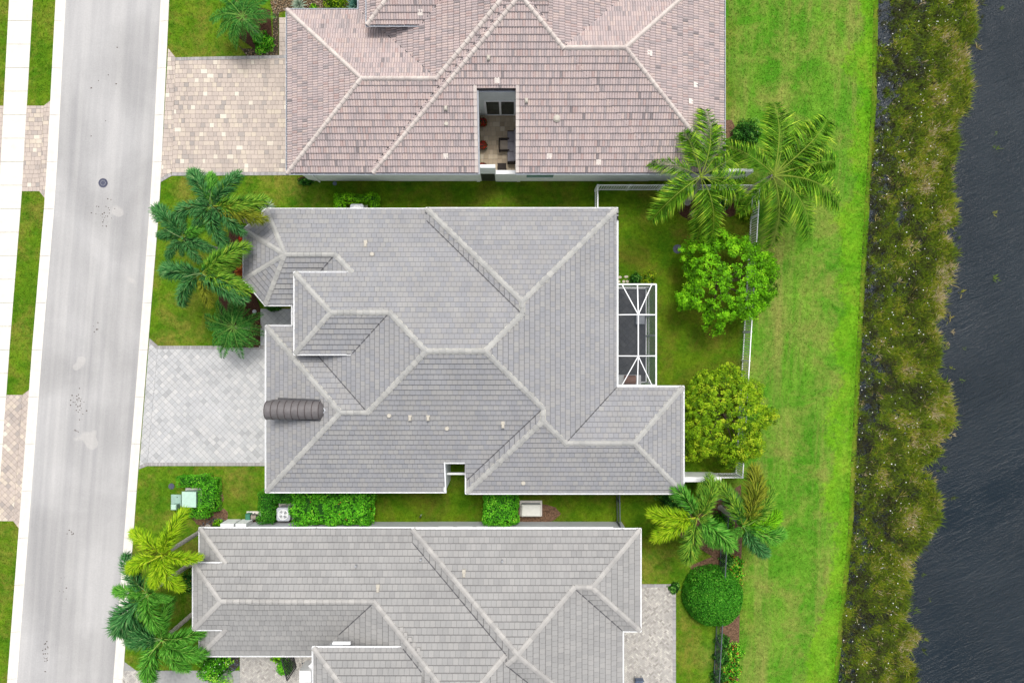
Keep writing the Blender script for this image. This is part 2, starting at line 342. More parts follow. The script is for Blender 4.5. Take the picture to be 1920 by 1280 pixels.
M['reed'] = leafy('reed_blade', [(0.0, (0.030, 0.030, 0.022)), (0.2, (0.060, 0.070, 0.016)), (0.42, (0.082, 0.140, 0.010)), (0.6, (0.135, 0.215, 0.010)), (0.76, (0.235, 0.265, 0.016)), (0.9, (0.33, 0.26, 0.07)), (1.0, (0.46, 0.38, 0.25))], 0.15, 0.6)
M['litter'] = simple('leaf_litter', (0.075, 0.055, 0.04), 0.9, 0.1, 0.4, 20)

def screen_mat():
    m = N('insect_screen'); m.fin((0.045, 0.055, 0.07), 0.7, 0.2)
    tr = m.n('ShaderNodeBsdfTransparent'); mx = m.n('ShaderNodeMixShader'); mx.inputs[0].default_value = 0.42
    m.l(tr.outputs[0], mx.inputs[1]); m.l(m.p.outputs[0], mx.inputs[2]); m.l(mx.outputs[0], m.out.inputs[0]); return m.m
M['screen'] = screen_mat()
def glass_mat():
    m = N('window_glass'); m.fin((0.012, 0.03, 0.028), 0.06, 0.6); return m.m
M['glass'] = glass_mat()
def glass_light():
    m = N('light_green_glass'); m.fin((0.20, 0.33, 0.31), 0.12, 0.6); return m.m  # light green colour of the glass itself
M['glass_light'] = glass_light()
def asphalt():
    m = N('asphalt'); a = R(-4.2)
    base = m.ramp(m.noise(1.0, 6, 0.6, m.pos((0.9, 0.06, 1), -a)), [(0.3, (0.335, 0.332, 0.336)), (0.7, (0.455, 0.447, 0.442))])
    tr = m.noise(1.0, 3, 0.5, m.pos((1.7, 0.015, 1), -a)); base = m.mix(m.ramp(tr, [(0.46, 0.0), (0.60, 0.35)]), base, (0.50, 0.49, 0.48))
    bl = m.ramp(m.noise(0.16, 4, 0.5, dist=0.4), [(0.40, 0.84), (0.62, 1.04)]); base = m.mix(1.0, base, bl, 'MULTIPLY')
    pt = m.ramp(m.noise(0.42, 2, 0.4), [(0.715, 0.0), (0.735, 0.4)]); base = m.mix(pt, base, (0.53, 0.51, 0.485))
    gr = m.noise(14.0, 6, 0.85); base = m.mix(1.0, base, m.ramp(gr, [(0.25, 0.82), (0.75, 1.12)]), 'MULTIPLY')
    m.bump(gr, 0.25, 0.01); return m.fin(base, 0.85, 0.2)
M['asphalt'] = asphalt()
def water():
    m = N('lake_water')
    a = m.noise(1.0, 4, 0.6, m.pos((0.8, 7.0, 1), R(-27)), 1.0); a2 = m.noise(1.0, 3, 0.6, m.pos((0.35, 2.6, 1), R(-20)), 0.8)
    b = m.noise(9.0, 3, 0.6); c = m.mix(0.35, m.mix(0.45, a, a2), b)
    wind = m.ramp(m.noise(0.11, 3, 0.5), [(0.32, 0.25), (0.68, 1.0)]); c = m.mix(1.0, c, wind, 'MULTIPLY')
    m.bump(c, 1.0, 0.24)
    col = m.ramp(m.noise(0.16, 4), [(0.3, (0.004, 0.011, 0.018)), (0.7, (0.008, 0.016, 0.024))])
    m.fin(col, 0.16, 0.5); m.p.inputs['IOR'].default_value = 1.33; return m.m
M['water'] = water()

# ------------------------------------------------------------------ setting: ground, lake, road, kerbs, pavement
YS = [-420, 0, 180, 360, 640, 920, 1000, 1280, 1700]
def line(pts):
    ys = [p[0] for p in pts]; xs = [p[1] for p in pts]
    def f(y):
        if y <= ys[0]: return xs[0] + (y - ys[0]) * (xs[1]-xs[0]) / (ys[1]-ys[0])
        if y >= ys[-1]: return xs[-1] + (y - ys[-1]) * (xs[-1]-xs[-2]) / (ys[-1]-ys[-2])
        return float(np.interp(y, ys, xs))
    return f
road_l = line([(0, 123), (360, 104), (640, 80), (920, 59), (1280, 31.5)])
kerb_l = line([(0, 105.5), (360, 86.6), (640, 62.5), (920, 42), (1280, 14.6)])
walk_r = line([(0, 62.5), (360, 42), (640, 19.7), (920, 0), (1280, -27)])
walk_l = line([(0, 18), (360, -1), (640, -23), (920, -43), (1280, -70)])
road_r = line([(0, 301), (360, 282.7), (640, 261.5), (920, 239), (1280, 211.5)])
kerb_r = line([(0, 318), (360, 301.5), (640, 279), (920, 257), (1280, 230.6)])
bank = line([(0, 1637), (180, 1634), (360, 1622), (640, 1606), (1000, 1589), (1280, 1561)])

def strip(name, fa, fb, z, mat, y0=-1400, y1=2600, step=40, kind='structure'):
    mb = MB(); ys = np.arange(y0, y1 + 1, step)
    for i, y in enumerate(ys):
        mb.v.append((*G(fa(y), y), z)); mb.v.append((*G(fb(y), y), z))
        if i: a = 2*i; mb.f.append((a-2, a, a+1, a-1)); mb.t.append(0.5)
    return mb.build(name, mat, kind=kind)
# ground: one sheet to the horizon, dipping under the lake
mb = MB(); ys = [-12000] + list(range(-420, 1701, 40)) + [14000]
for i, y in enumerate(ys):
    x, yy = G(bank(min(max(y, -420), 1700)), y)
    row = [(-420, yy, -0.06), (x, yy, -0.06), (x + 0.7, yy, -0.5), (x + 6, yy, -0.9), (x + 14, yy, -1.8), (430, yy, -2.5)]
    mb.v.extend(row)
    if i:
        for k in range(5): a = 6*i + k; mb.f.append((a-6, a, a+1, a-5)); mb.t.append(0.5)
gnd = mb.build('ground', M['lawn'], kind='structure')
mb = MB()
for i, y in enumerate(ys):
    x, yy = G(bank(min(max(y, -420), 1700)), y); mb.v += [(x + 0.2, yy, -0.42), (430, yy, -0.42)]
    if i: a = 2*i; mb.f.append((a-2, a, a+1, a-1)); mb.t.append(0.5)
mb.build('lake', M['water'], kind='structure')
fence_x = line([(-400, 1340), (330, 1345), (345, 1421), (640, 1391), (900, 1378), (1010, 1382), (1280, 1360)])
def sstep(x, a, b): t = np.clip((x - a)/(b - a), 0, 1); return t*t*(3-2*t)
def zones(X, Y):
    px = X*PX + 960; py = 640 - Y*PX
    fx = np.array([fence_x(v) for v in py]); bx = np.array([bank(v) for v in py]); wb = (vnoise(X, Y, 0.5) - 0.5) * 30
    nf = np.where((py > 340) & (py < 900), 0, 1); zb = sstep((px - fx + nf*wb*2.5)/(1 + nf*9), -5, 5)
    ze = sstep(px - bx + 40 + wb * 1.6, -30, 44) * 1.1
    zo = np.maximum.reduce([sstep(px + wb, 1075, 1115) * sstep(py + wb, 330, 350) * (1 - sstep(py + wb, 990, 1040)), sstep(px + wb*2, 560, 690) * sstep(py, 318, 330) * (1 - sstep(py, 395, 410)),
                            sstep(px + wb, 640, 700) * sstep(py, 895, 925) * (1 - sstep(py + wb, 1010, 1050))])
    return np.stack([zo, zb, ze], 1)
def set_zone(me, Z):
    a_ = me.attributes.new('zone', 'FLOAT_VECTOR', 'POINT'); a_.data.foreach_set('vector', Z.astype(np.float32).ravel())
yy = np.arange(-420, 1701, 12.0); kk = np.linspace(0, 1, 96)
PXg = np.array([[(kerb_r(y) - 4) * (1-k) + bank(y) * k for k in kk] for y in yy]); PYg = np.repeat(yy[:, None], 96, 1)
Xg = ((PXg - 960)/PX).ravel(); Yg = ((640 - PYg)/PX).ravel(); idx_ = np.arange(len(yy)*96).reshape(len(yy), 96)
Fg = np.stack([idx_[:-1, :-1], idx_[1:, :-1], idx_[1:, 1:], idx_[:-1, 1:]], -1).reshape(-1, 4)
lo_ = np_obj('lawn', np.stack([Xg, Yg, np.full_like(Xg, 0.03)], 1), Fg, np.full(len(Fg), 0.5), M['lawn'], kind='structure'); set_zone(lo_.data, zones(Xg, Yg))
strip('verge_lawn', lambda y: -420, lambda y: kerb_l(y) + 4, 0.03, M['lawn'])
strip('road', lambda y: road_l(y) - 2, lambda y: road_r(y) + 2, -0.02, M['asphalt'])
def kerb(fi, fo, name):
    """rolled kerb cast in lengths: a gutter pan that rises to the back edge"""
    root = thing_struct(name); y = -1368
    while y < 2590:
        mb = MB(); y2 = y + 88
        prof = [(0.0, -0.018), (0.3, -0.012), (0.62, 0.055), (0.85, 0.075), (1.0, 0.07), (1.0, -0.05)]
        for yy in (y, y2 - 0.45):
            for k, z in prof: mb.v.append((*G(fi(yy) + (fo(yy) - fi(yy)) * k, yy), z))
        n = len(prof)
        for k in range(n-1): mb.f.append((k, k+1, n+k+1, n+k) if fo(0) < fi(0) else (n+k, n+k+1, k+1, k)); mb.t.append(0.5)
        mb.f.append(tuple(range(n))); mb.f.append(tuple(range(2*n-1, n-1, -1))); mb.t += [0.5, 0.5]
        mb.build('kerb_length', M['concrete'], root); y = y2
def thing_struct(name):
    o = bpy.data.objects.new(name, None); COL.objects.link(o); o['kind'] = 'structure'; return o
kerb(road_l, kerb_l, 'kerb_west'); kerb(road_r, kerb_r, 'kerb_east')
root = thing_struct('sidewalk'); y = -1368
while y < 2590:
    mb = MB(); y2 = y + 44
    mb.prism(ccw([G(walk_l(y), y), G(walk_r(y), y), G(walk_r(y2-.5), y2-.5), G(walk_l(y2-.5), y2-.5)]), -0.04, 0.052, ch=0.008)
    mb.build('sidewalk_slab', M['concrete'], root); y = y2

# ------------------------------------------------------------------ paving
NOGRASS = []
def rot2(p, a): c, s = math.cos(a), math.sin(a); return (p[0]*c - p[1]*s, p[0]*s + p[1]*c)
def cells(kind, x0, x1, y0, y1, sz, r):
    if kind == 'grid':
        y = y0
        while y < y1:
            x = x0 - r.random() * sz * 0.3
            while x < x1:
                wd = sz * r.choice([1, 1, 1, 1, 1.5, 0.72]); yield (x, x + wd, y, y + sz); x += wd
            y += sz
    elif kind == 'square':
        for j in range(int((y1-y0)/sz)+1):
            for i in range(int((x1-x0)/sz)+1):
                yield (x0 + i*sz, x0 + (i+1)*sz, y0 + j*sz, y0 + (j+1)*sz)
    else:                                    # herringbone of 2:1 bricks
        s_ = sz / 2
        for j in range(int((y1-y0)/s_)+3):
            for i in range(int((x1-x0)/s_)+3):
                k = (i - j) % 4; X = x0 + i*s_; Y = y0 + j*s_
                if k == 0: yield (X, X + 2*s_, Y, Y + s_)
                elif k == 3: yield (X, X + s_, Y - s_ * 0, Y + 2*s_)
def pave(name, polys, kind, sz, ang, mat, jmat, gap=0.012, z=0.03, th=0.03, singles=300, border=None, bmat='paver_border', root=None, piece='paver'):
    root = root or thing_struct(name); r = random.Random(sum(map(ord, name)))
    base = MB(); rest = MB(); full = []
    for poly in polys:
        poly = ccw(poly); NOGRASS.append(poly)
        base.prism(poly, -0.02, z + 0.012)
        if border:                           # long top and bottom edges carry the border course
            border = [e for e in range(len(poly)) if abs(poly[e][0]-poly[(e+1) % len(poly)][0]) > 0.9*abs(poly[e][1]-poly[(e+1) % len(poly)][1]) or name == 'patio_brick']
        inner = poly
        if border:
            cx = sum(p[0] for p in poly)/len(poly); cy = sum(p[1] for p in poly)/len(poly)
            inner = poly
            for e in border:
                p, q = poly[e], poly[(e+1) % len(poly)]; L = math.hypot(q[0]-p[0], q[1]-p[1]); tx, ty = (q[0]-p[0])/L, (q[1]-p[1])/L; nx, ny = -ty, tx
                inner = clip(inner, nx, ny, -(nx*p[0] + ny*p[1]) - 0.215)
        pr = [rot2(p, -ang) for p in inner]; xs = [p[0] for p in pr]; ys_ = [p[1] for p in pr]
        for x0, x1, y0, y1 in cells(kind, min(xs)-sz, max(xs)+sz, min(ys_)-sz, max(ys_)+sz, sz, r):
            g = gap/2; q = [rot2(p, ang) for p in ((x0+g, y0+g), (x1-g, y0+g), (x1-g, y1-g), (x0+g, y1-g))]
            c = clip_convex(q, inner)
            if len(c) < 3 or abs(area(c)) < 0.0012: continue
            t = min(1, max(0, r.gauss(0.5, 0.24))); dz = r.uniform(-0.003, 0.003)
            if singles and abs(area(c) - area(q)) < 1e-6: full.append((x1-x0, y1-y0, rot2(((x0+x1)/2, (y0+y1)/2), ang), t, dz, c))
            else: rest.prism(ccw(c), z - 0.02, z + th + dz, t, 0.006)
        if border:
            for e in border:
                p, q = poly[e], poly[(e+1) % len(poly)]; L = math.hypot(q[0]-p[0], q[1]-p[1]); tx, ty = (q[0]-p[0])/L, (q[1]-p[1])/L; nx, ny = -ty, tx
                k = 0.0
                while k < L:
                    k2 = min(L, k + 0.105)
                    if k2 - k > 0.03:
                        quad = [(p[0]+tx*a+nx*b, p[1]+ty*a+ny*b) for a, b in ((k+.004, .004), (k2-.004, .004), (k2-.004, .205), (k+.004, .205))]
                        quad = clip_convex(quad, poly)
                        if len(quad) > 2: BORDER.setdefault(root.name, (root, MB()))[1].prism(ccw(quad), z - 0.02, z + th + 0.002 + r.uniform(-.002, .002) + 0.0015*e, r.random(), 0.004)
                    k = k2
    base.build('bedding', jmat, root)
    full.sort(key=lambda f: f[2][0]**2 + f[2][1]**2)
    share = {}
    for i, (a, b, c, t, dz, q) in enumerate(full):
        if i >= singles: rest.prism(ccw(q), z - 0.02, z + th + dz, t, 0.006); continue
        key = (round(a, 3), round(b, 3), int(t * 9))
        if key not in share:
            m_ = MB(); g = gap/2; m_.prism([(-a/2+g, -b/2+g), (a/2-g, -b/2+g), (a/2-g, b/2-g), (-a/2+g, b/2-g)], -0.05, 0, (key[2]+.5)/9, 0.006); share[key] = m_.mesh(piece, mat)
        o = bpy.data.objects.new(piece, share[key]); link(o, root); o.location = (c[0], c[1], z + th + dz); o.rotation_euler.z = ang
    if rest.v: rest.build(piece + '_field', mat, root, kind='stuff')
    if border and root.name in BORDER: BORDER[root.name][1].build('border_bricks', M[bmat], root, kind='stuff'); del BORDER[root.name]
    return root
BORDER = {}
g_ = lambda *pts: [G(*p) for p in pts]
pave('driveway_tan', [g_((330, 108.5), (545, 104), (545, 329), (323, 330)), g_((316, 91.5), (329.8, 108.6), (322.8, 330), (302, 342))], 'grid', 0.29, 0.0, M['paver_tan'], M['joint'], border=[0, 2])
pave('house_path_tan', [g_((524, 34), (545, 34), (545, 104), (524, 104.5))], 'grid', 0.29, 0.0, M['paver_tan'], M['joint'], singles=60)
pave('driveway_grey', [g_((297, 648), (512, 648), (512, 873), (277, 873)), g_((281, 634), (296.8, 648), (276.8, 873), (261.6, 879))], 'square', 0.29, R(45), M['paver_white'], M['joint_grey'], border=[0, 2])
pave('entry_path_grey', [g_((489, 579), (600, 579), (600, 647.5), (489, 647.5))], 'square', 0.29, R(45), M['paver_white'], M['joint_grey'], singles=80)
for nm, ya, yb, kd, an in (('crossing_north', 199, 359, 'grid', 0.0), ('crossing_south', 740, 976, 'square', R(45))):
    pave(nm, [g_((walk_r(ya), ya), (kerb_l(ya)-12, ya), (kerb_l(yb)-12, yb), (walk_r(yb), yb)), g_((kerb_l(ya)-11.8, ya), (kerb_l(ya-9), ya-10), (kerb_l(yb+12), yb+14), (kerb_l(yb)-11.8, yb))], kd, 0.28, an, M['paver_tan'], M['joint'], singles=150)
    pave(nm + '_apron', [g_((walk_l(ya)-150, ya), (walk_l(ya), ya), (walk_l(yb), yb), (walk_l(yb)-150, yb))], kd, 0.28, an, M['paver_tan'], M['joint'], singles=20)
pave('driveway_brick', [g_((233, 1239), (256, 1256), (450, 1256), (450, 1420), (219, 1420)), g_((450.2, 1205), (600, 1205), (600, 1420), (450.2, 1420))], 'herring', 0.2, R(45), M['paver_mix'], M['joint_grey'], gap=0.008, singles=300, piece='brick')
pave('patio_brick', [g_((1160, 1094), (1267, 1094), (1267, 1420), (1160, 1420))], 'herring', 0.2, R(45), M['paver_mix'], M['joint_grey'], gap=0.008, singles=300, border=[0, 1, 2, 3], piece='brick')

# ------------------------------------------------------------------ houses
SL = 5 / 12
def rect(W, E, S, Nn, he=3.4, hW=None, hE=None, hS=None, hN=None):
    """hip roof over a rectangle; None side = runs on under a neighbour"""
    pl = []
    if W is not None: pl.append((-1.0, 0.0, -W, hW or he, SL))
    if E is not None: pl.append((1.0, 0.0, E, hE or he, SL))
    if S is not None: pl.append((0.0, -1.0, -S, hS or he, SL))
    if Nn is not None: pl.append((0.0, 1.0, Nn, hN or he, SL))
    return pl
def pdist(p, x, y): return p[2] - p[0]*x - p[1]*y
def pz(p, x, y): return p[3] + p[4] * pdist(p, x, y)
def h01(*k):
    h = 2166136261
    for v in k: h = ((h ^ (int(v) & 0xffffffff)) * 16777619) & 0xffffffff; h ^= h >> 13
    h ^= h >> 16; h = (h * 0x85ebca6b) & 0xffffffff; h ^= h >> 13; h = (h * 0xc2b2ae35) & 0xffffffff; h ^= h >> 16; return (h & 0xffffff) / 0x1000000
class House:
    def __init__(s, name, label, loc, vols, notches, tile, cap, mort, deck, E, Wd, prof, wall, bounds, capw=0.17, seed=1):
        s.root = thing(name, label, 'house', loc); s.vols = vols; s.notches = notches; s.r = random.Random(seed)
        s.E, s.Wd, s.prof = E, Wd, prof; s.M = (tile, cap, mort, deck, wall); s.capw = capw
        s.bounds = bounds                     # for each volume: closing limits (x0,x1,y0,y1)
        s.roof = None; s.gmat = M['whiter']
    def inv(s, i, x, y, tol=0.0):
        b = s.bounds[i]
        return b[0]-tol <= x <= b[1]+tol and b[2]-tol <= y <= b[3]+tol and all(pdist(p, x, y) >= -tol for p in s.vols[i])
    def vz(s, i, x, y): return min(pz(p, x, y) for p in s.vols[i])
    def z(s, x, y):
        return max([s.vz(i, x, y) for i in range(len(s.vols)) if s.inv(i, x, y)] or [3.4])
    def hit(s, px, py):
        h = 4.5
        for _ in range(25): x, y = G(px, py, h); h = 0.5*h + 0.5*s.z(x, y)
        return (*G(px, py, h), h)
    def face_region(s, i, k):
        b = s.bounds[i]; poly = [(b[0], b[2]), (b[1], b[2]), (b[1], b[3]), (b[0], b[3])]; pk = s.vols[i][k]
        for m, p in enumerate(s.vols[i]):
            poly = clip(poly, -p[0], -p[1], p[2])
            if m != k and len(poly) > 2:
                # pz(p) - pz(pk) >= 0
                a = -p[4]*p[0] + pk[4]*pk[0]; b_ = -p[4]*p[1] + pk[4]*pk[1]; c = p[3] + p[4]*p[2] - pk[3] - pk[4]*pk[2]
                poly = clip(poly, a, b_, c)
            if len(poly) < 3: return []
        return poly
    def hidden(s, i, pts):
        """True when every corner lies under another volume, or a coplanar earlier one owns the place"""
        cx = sum(p[0] for p in pts)/len(pts); cy = sum(p[1] for p in pts)/len(pts); zc = s.vz(i, cx, cy)
        for j in range(len(s.vols)):
            if j == i: continue
            if j < i and all(s.inv(j, *p) and abs(s.vz(j, *p) - s.vz(i, *p)) < 0.03 for p in pts): return True
            if all(s.inv(j, *p) and s.vz(j, *p) > s.vz(i, *p) + 0.06 and (s.vz(j, *p) < s.vz(i, *p) + 0.35 or s.inv(j, *p, -0.9)) for p in pts): return True
        return False
    def build(s, gutter_skip=(), wall_gaps=None, inset=0.42):
        tile, cap, mort, deck, wall = s.M; E, Wd = s.E, s.Wd
        dk = MB(); rest = MB(); full = []
        for i, vol in enumerate(s.vols):
            off = 0.003 * i
            for k, p in enumerate(vol):
                reg = s.face_region(i, k)
                if len(reg) < 3 or abs(area(reg)) < 0.05: continue
                reg = ccw(reg); nx, ny = p[0], p[1]; tx, ty = -ny, nx
                subs = [ccw(q) for q in minus_rects(reg, s.notches)]
                for q in subs:
                    dk.add([(x, y, pz(p, x, y) - off) for x, y in q], [tuple(range(len(q)))], 0.5)
                    dk.add([(x, y, pz(p, x, y) - 0.2 - off) for x, y in q], [tuple(range(len(q)-1, -1, -1))], 0.5)
                us = [-(nx*x + ny*y) for x, y in reg]; vs = [tx*x + ty*y for x, y in reg]
                # courses counted from the height, so coplanar slopes share one set of lines
                ush = -(p[2]) - (p[3] - 3.4) / p[4]
                r0 = int(math.floor((min(us) - ush)/E)); r1 = int(math.ceil((max(us) - ush)/E))
                ov = 0.05
                for r in range(r0, r1 + 1):
                    u0 = ush + r*E; dk_ = (int(round(nx*7)), int(round(ny*7))); st = (0.5 if r % 2 else 0.0) * Wd + (h01(r, 3, *dk_) - .5)*.04
                    c0 = int(math.floor((min(vs)-st)/Wd)); c1 = int(math.ceil((max(vs)-st)/Wd))
                    dr = (h01(r, 5, *dk_) - .5)*.008 + .0025*i
                    for c in range(c0, c1 + 1):
                        v0 = st + c*Wd; v1 = v0 + Wd
                        P = lambda u, v: (-nx*u + tx*v, -ny*u + ty*v)
                        quad = [P(u0, v0), P(u0, v1), P(u0+E+ov, v1), P(u0+E+ov, v0)]
                        t = h01(r, c, 11 + dk_[0], dk_[1]); t2 = h01(c*3 + 1, r*5 + 2, 97 + dk_[0]*13, dk_[1])
                        for sub in subs:
                            cq = clip_convex(ccw(quad), sub)
                            if len(cq) < 3 or abs(area(cq)) < 0.004: continue
                            if s.hidden(i, cq): continue
                            whole = abs(abs(area(cq)) - abs(area(quad))) < 1e-5
                            if whole: full.append((i, k, u0, v0, t, t2, dr))
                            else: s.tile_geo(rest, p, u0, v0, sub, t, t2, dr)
                            if whole: break
        s.roof = dk.build('roof', deck, s.root)
        full = [f for f in full]
        # the tiles nearest the camera, inside the picture, stand as single pieces
        def key(f):
            p = s.vols[f[0]][f[1]]; nx, ny = p[0], p[1]; x = -nx*f[2] - ny*f[3]; y = -ny*f[2] + nx*f[3]; z = pz(p, x, y)
            sc = PX*H/(H-z); return (abs(x*sc) < 950 and abs(y*sc) < 630, z)
        full.sort(key=key, reverse=True)
        share = {}
        for n_, f in enumerate(full):
            i, k, u0, v0, t, t2, dr = f; p = s.vols[i][k]; nx, ny = p[0], p[1]; tx, ty = -ny, nx
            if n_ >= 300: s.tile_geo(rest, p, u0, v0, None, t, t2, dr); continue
            ky = (int(t*10), int(t2*10) if s.prof else 0, round(p[4], 3))
            if ky not in share:
                m_ = MB(); sl_ = ky[2]; pl = (0.0, -1.0, 0.0, 0.0, sl_)
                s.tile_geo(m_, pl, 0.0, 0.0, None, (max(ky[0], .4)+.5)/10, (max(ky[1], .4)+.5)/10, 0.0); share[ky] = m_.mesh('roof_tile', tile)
            o = bpy.data.objects.new('roof_tile', share[ky]); link(o, s.roof)
            x, y = -nx*u0 + tx*v0, -ny*u0 + ty*v0
            o.location = (x, y, pz(p, x, y) + dr); o.rotation_euler.z = math.atan2(ty, tx)
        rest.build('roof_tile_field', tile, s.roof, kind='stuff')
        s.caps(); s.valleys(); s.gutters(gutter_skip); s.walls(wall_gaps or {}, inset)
        return s
    def tile_geo(s, mb, p, u0, v0, sub, t, t2, dr):
        """one roof tile: butt edge proud of the course below, tail tucked under the next"""
        nx, ny = p[0], p[1]; tx, ty = -ny, nx; E, Wd = s.E, s.Wd; L = E + 0.05; g = 0.0055
        NS = 0.034
        def zz(x, y, extra=0.0):
            u = -(nx*x + ny*y); return pz(p, x, y) + 0.010 + dr + 0.062 * max(0, 1 - (u-u0)/L) + extra - 0.030 * max(0, 1 - (u-u0)/NS)**2
        def emit(va, vb, ea, eb, tt):
            for ua_, ub_, nose in ((u0, u0+NS, True), (u0+NS, u0+L, False)):   # nose strip in the darkest tint, then the body
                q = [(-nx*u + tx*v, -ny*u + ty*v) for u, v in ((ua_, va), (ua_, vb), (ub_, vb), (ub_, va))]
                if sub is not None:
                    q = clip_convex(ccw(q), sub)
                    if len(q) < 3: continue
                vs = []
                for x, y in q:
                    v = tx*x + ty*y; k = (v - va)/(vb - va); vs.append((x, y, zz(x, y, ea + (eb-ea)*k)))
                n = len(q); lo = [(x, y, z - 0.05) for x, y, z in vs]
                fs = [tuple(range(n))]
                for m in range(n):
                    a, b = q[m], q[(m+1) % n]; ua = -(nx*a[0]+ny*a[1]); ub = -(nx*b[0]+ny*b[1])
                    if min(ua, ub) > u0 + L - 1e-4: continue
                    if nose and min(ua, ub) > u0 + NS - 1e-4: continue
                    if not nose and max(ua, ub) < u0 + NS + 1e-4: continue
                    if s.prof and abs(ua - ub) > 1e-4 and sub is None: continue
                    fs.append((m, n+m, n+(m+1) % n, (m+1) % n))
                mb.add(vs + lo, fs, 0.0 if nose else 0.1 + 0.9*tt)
        if s.prof:                            # two low rolls a tile
            half = Wd/2
            for hh, tt in ((0, t), (1, t2)):
                b = v0 + hh*half; pr = [(0.02, 0.0), (0.22, 0.032), (0.5, 0.045), (0.78, 0.032), (0.98, 0.0)]
                for (ka, ea), (kb, eb) in zip(pr, pr[1:]): emit(b + ka*half, b + kb*half, ea, eb, tt)
        else:
            emit(v0 + g, v0 + Wd - g, 0, 0, t)
    def caps(s):
        tile, cap, mort, deck, wall = s.M; lines = []
        for i, vol in enumerate(s.vols):
            for a in range(len(vol)):
                for b in range(a+1, len(vol)):
                    p, q = vol[a], vol[b]
                    # plan line where the two planes meet
                    A = -p[4]*p[0] + q[4]*q[0]; B = -p[4]*p[1] + q[4]*q[1]; C = p[3] + p[4]*p[2] - q[3] - q[4]*q[2]
                    l2 = A*A + B*B
                    if l2 < 1e-9: continue
                    x0, y0 = -A*C/l2, -B*C/l2; dx, dy = -B/math.sqrt(l2), A/math.sqrt(l2)
                    ts = np.arange(-60, 60, 0.02); run = []
                    ctr = s.bounds[i]; cx, cy = (ctr[0]+ctr[1])/2, (ctr[2]+ctr[3])/2
                    t0 = (cx-x0)*dx + (cy-y0)*dy
                    for t in ts:
                        x, y = x0 + dx*(t+t0), y0 + dy*(t+t0)
                        ok = s.inv(i, x, y)
                        if ok:
                            z = pz(p, x, y)
                            ok = all(pz(o, x, y) >= z - 1e-4 for o in vol)
                            ok = ok and not any(x0_ < x < x1_ and y0_ < y < y1_ for x0_, x1_, y0_, y1_ in s.notches)
                            if ok:
                                for j in range(len(s.vols)):
                                    if j == i or not s.inv(j, x, y): continue
                                    zs = sorted(pz(o, x, y) for o in s.vols[j])
                                    if zs[0] > z - 0.02 and not (zs[0] < z + 0.02 and zs[1] - zs[0] < 0.05 and i < j): ok = False; break
                        if ok: run.append((x, y, z))
                        elif run:
                            if len(run) > 15: lines.append((run[0], run[-1]))
                            run = []
                    if len(run) > 15: lines.append((run[0], run[-1]))
        cw = s.capw; share = {}; s.lines = lines
        for a, b in lines:
            a, b = (Vector(a), Vector(b)) if a[2] <= b[2] else (Vector(b), Vector(a))
            L = (b-a).length; d = (b-a)/L; mb = MB()
            side = Vector((-d.y, d.x, 0)).normalized(); up = Vector((0, 0, 1)); lv = 0.035
            flat = abs(b.z - a.z) < 0.05; drop = 0.09 if flat else 0.075
            vs = []
            for q in (a, b):
                for k, zz in ((-cw-.022, -drop-.03), (-cw-.012, lv-drop+.045), (0, lv+.02), (cw+.012, lv-drop+.045), (cw+.022, -drop-.03)): vs.append(q + side*k + up*zz)
            mb.add(vs, [(0,1,6,5),(1,2,7,6),(2,3,8,7),(3,4,9,8),(0,4,3,2,1)[::-1],(5,6,7,8,9)[::-1]], 0.5)
            mb.build('ridge_mortar', mort, s.roof)
            n = max(1, int(round(L/0.36))); step = L/n; ang = math.atan2(d.y, d.x); pit = math.asin(d.z)
            for k in range(n):
                t = s.r.randint(0, 5); ky = (t, flat, round(step, 2))
                if ky not in share:
                    m_ = MB(); ln = step*1.12
                    pr = [(-cw, -drop+.0), (-cw*.93, -drop+.055), (-cw*.5, .0), (0, .022), (cw*.5, .0), (cw*.93, -drop+.055), (cw, -drop+.0)] if not s.prof else \
                         [(-cw, -drop-.0), (-cw*.92, -.03), (-cw*.68, .03), (-cw*.36, .07), (0, .085), (cw*.36, .07), (cw*.68, .03), (cw*.92, -.03), (cw, -drop-.0)]
                    m = len(pr); v = [(0, y*1.04, z + .066) for y, z in pr] + [(ln, y*.90, z + .022) for y, z in pr]
                    m_.add(v, [(i, i+1, m+i+1, m+i) for i in range(m-1)][::1] + [tuple(range(m-1, -1, -1)), tuple(range(m, 2*m))], t/5)
                    share[ky] = m_.mesh('ridge_tile', cap)
                o = bpy.data.objects.new('ridge_tile', share[ky]); link(o, s.roof)
                q = a + d*(k*step); o.location = (q.x, q.y, q.z + lv); o.rotation_euler = (0, -pit, ang)
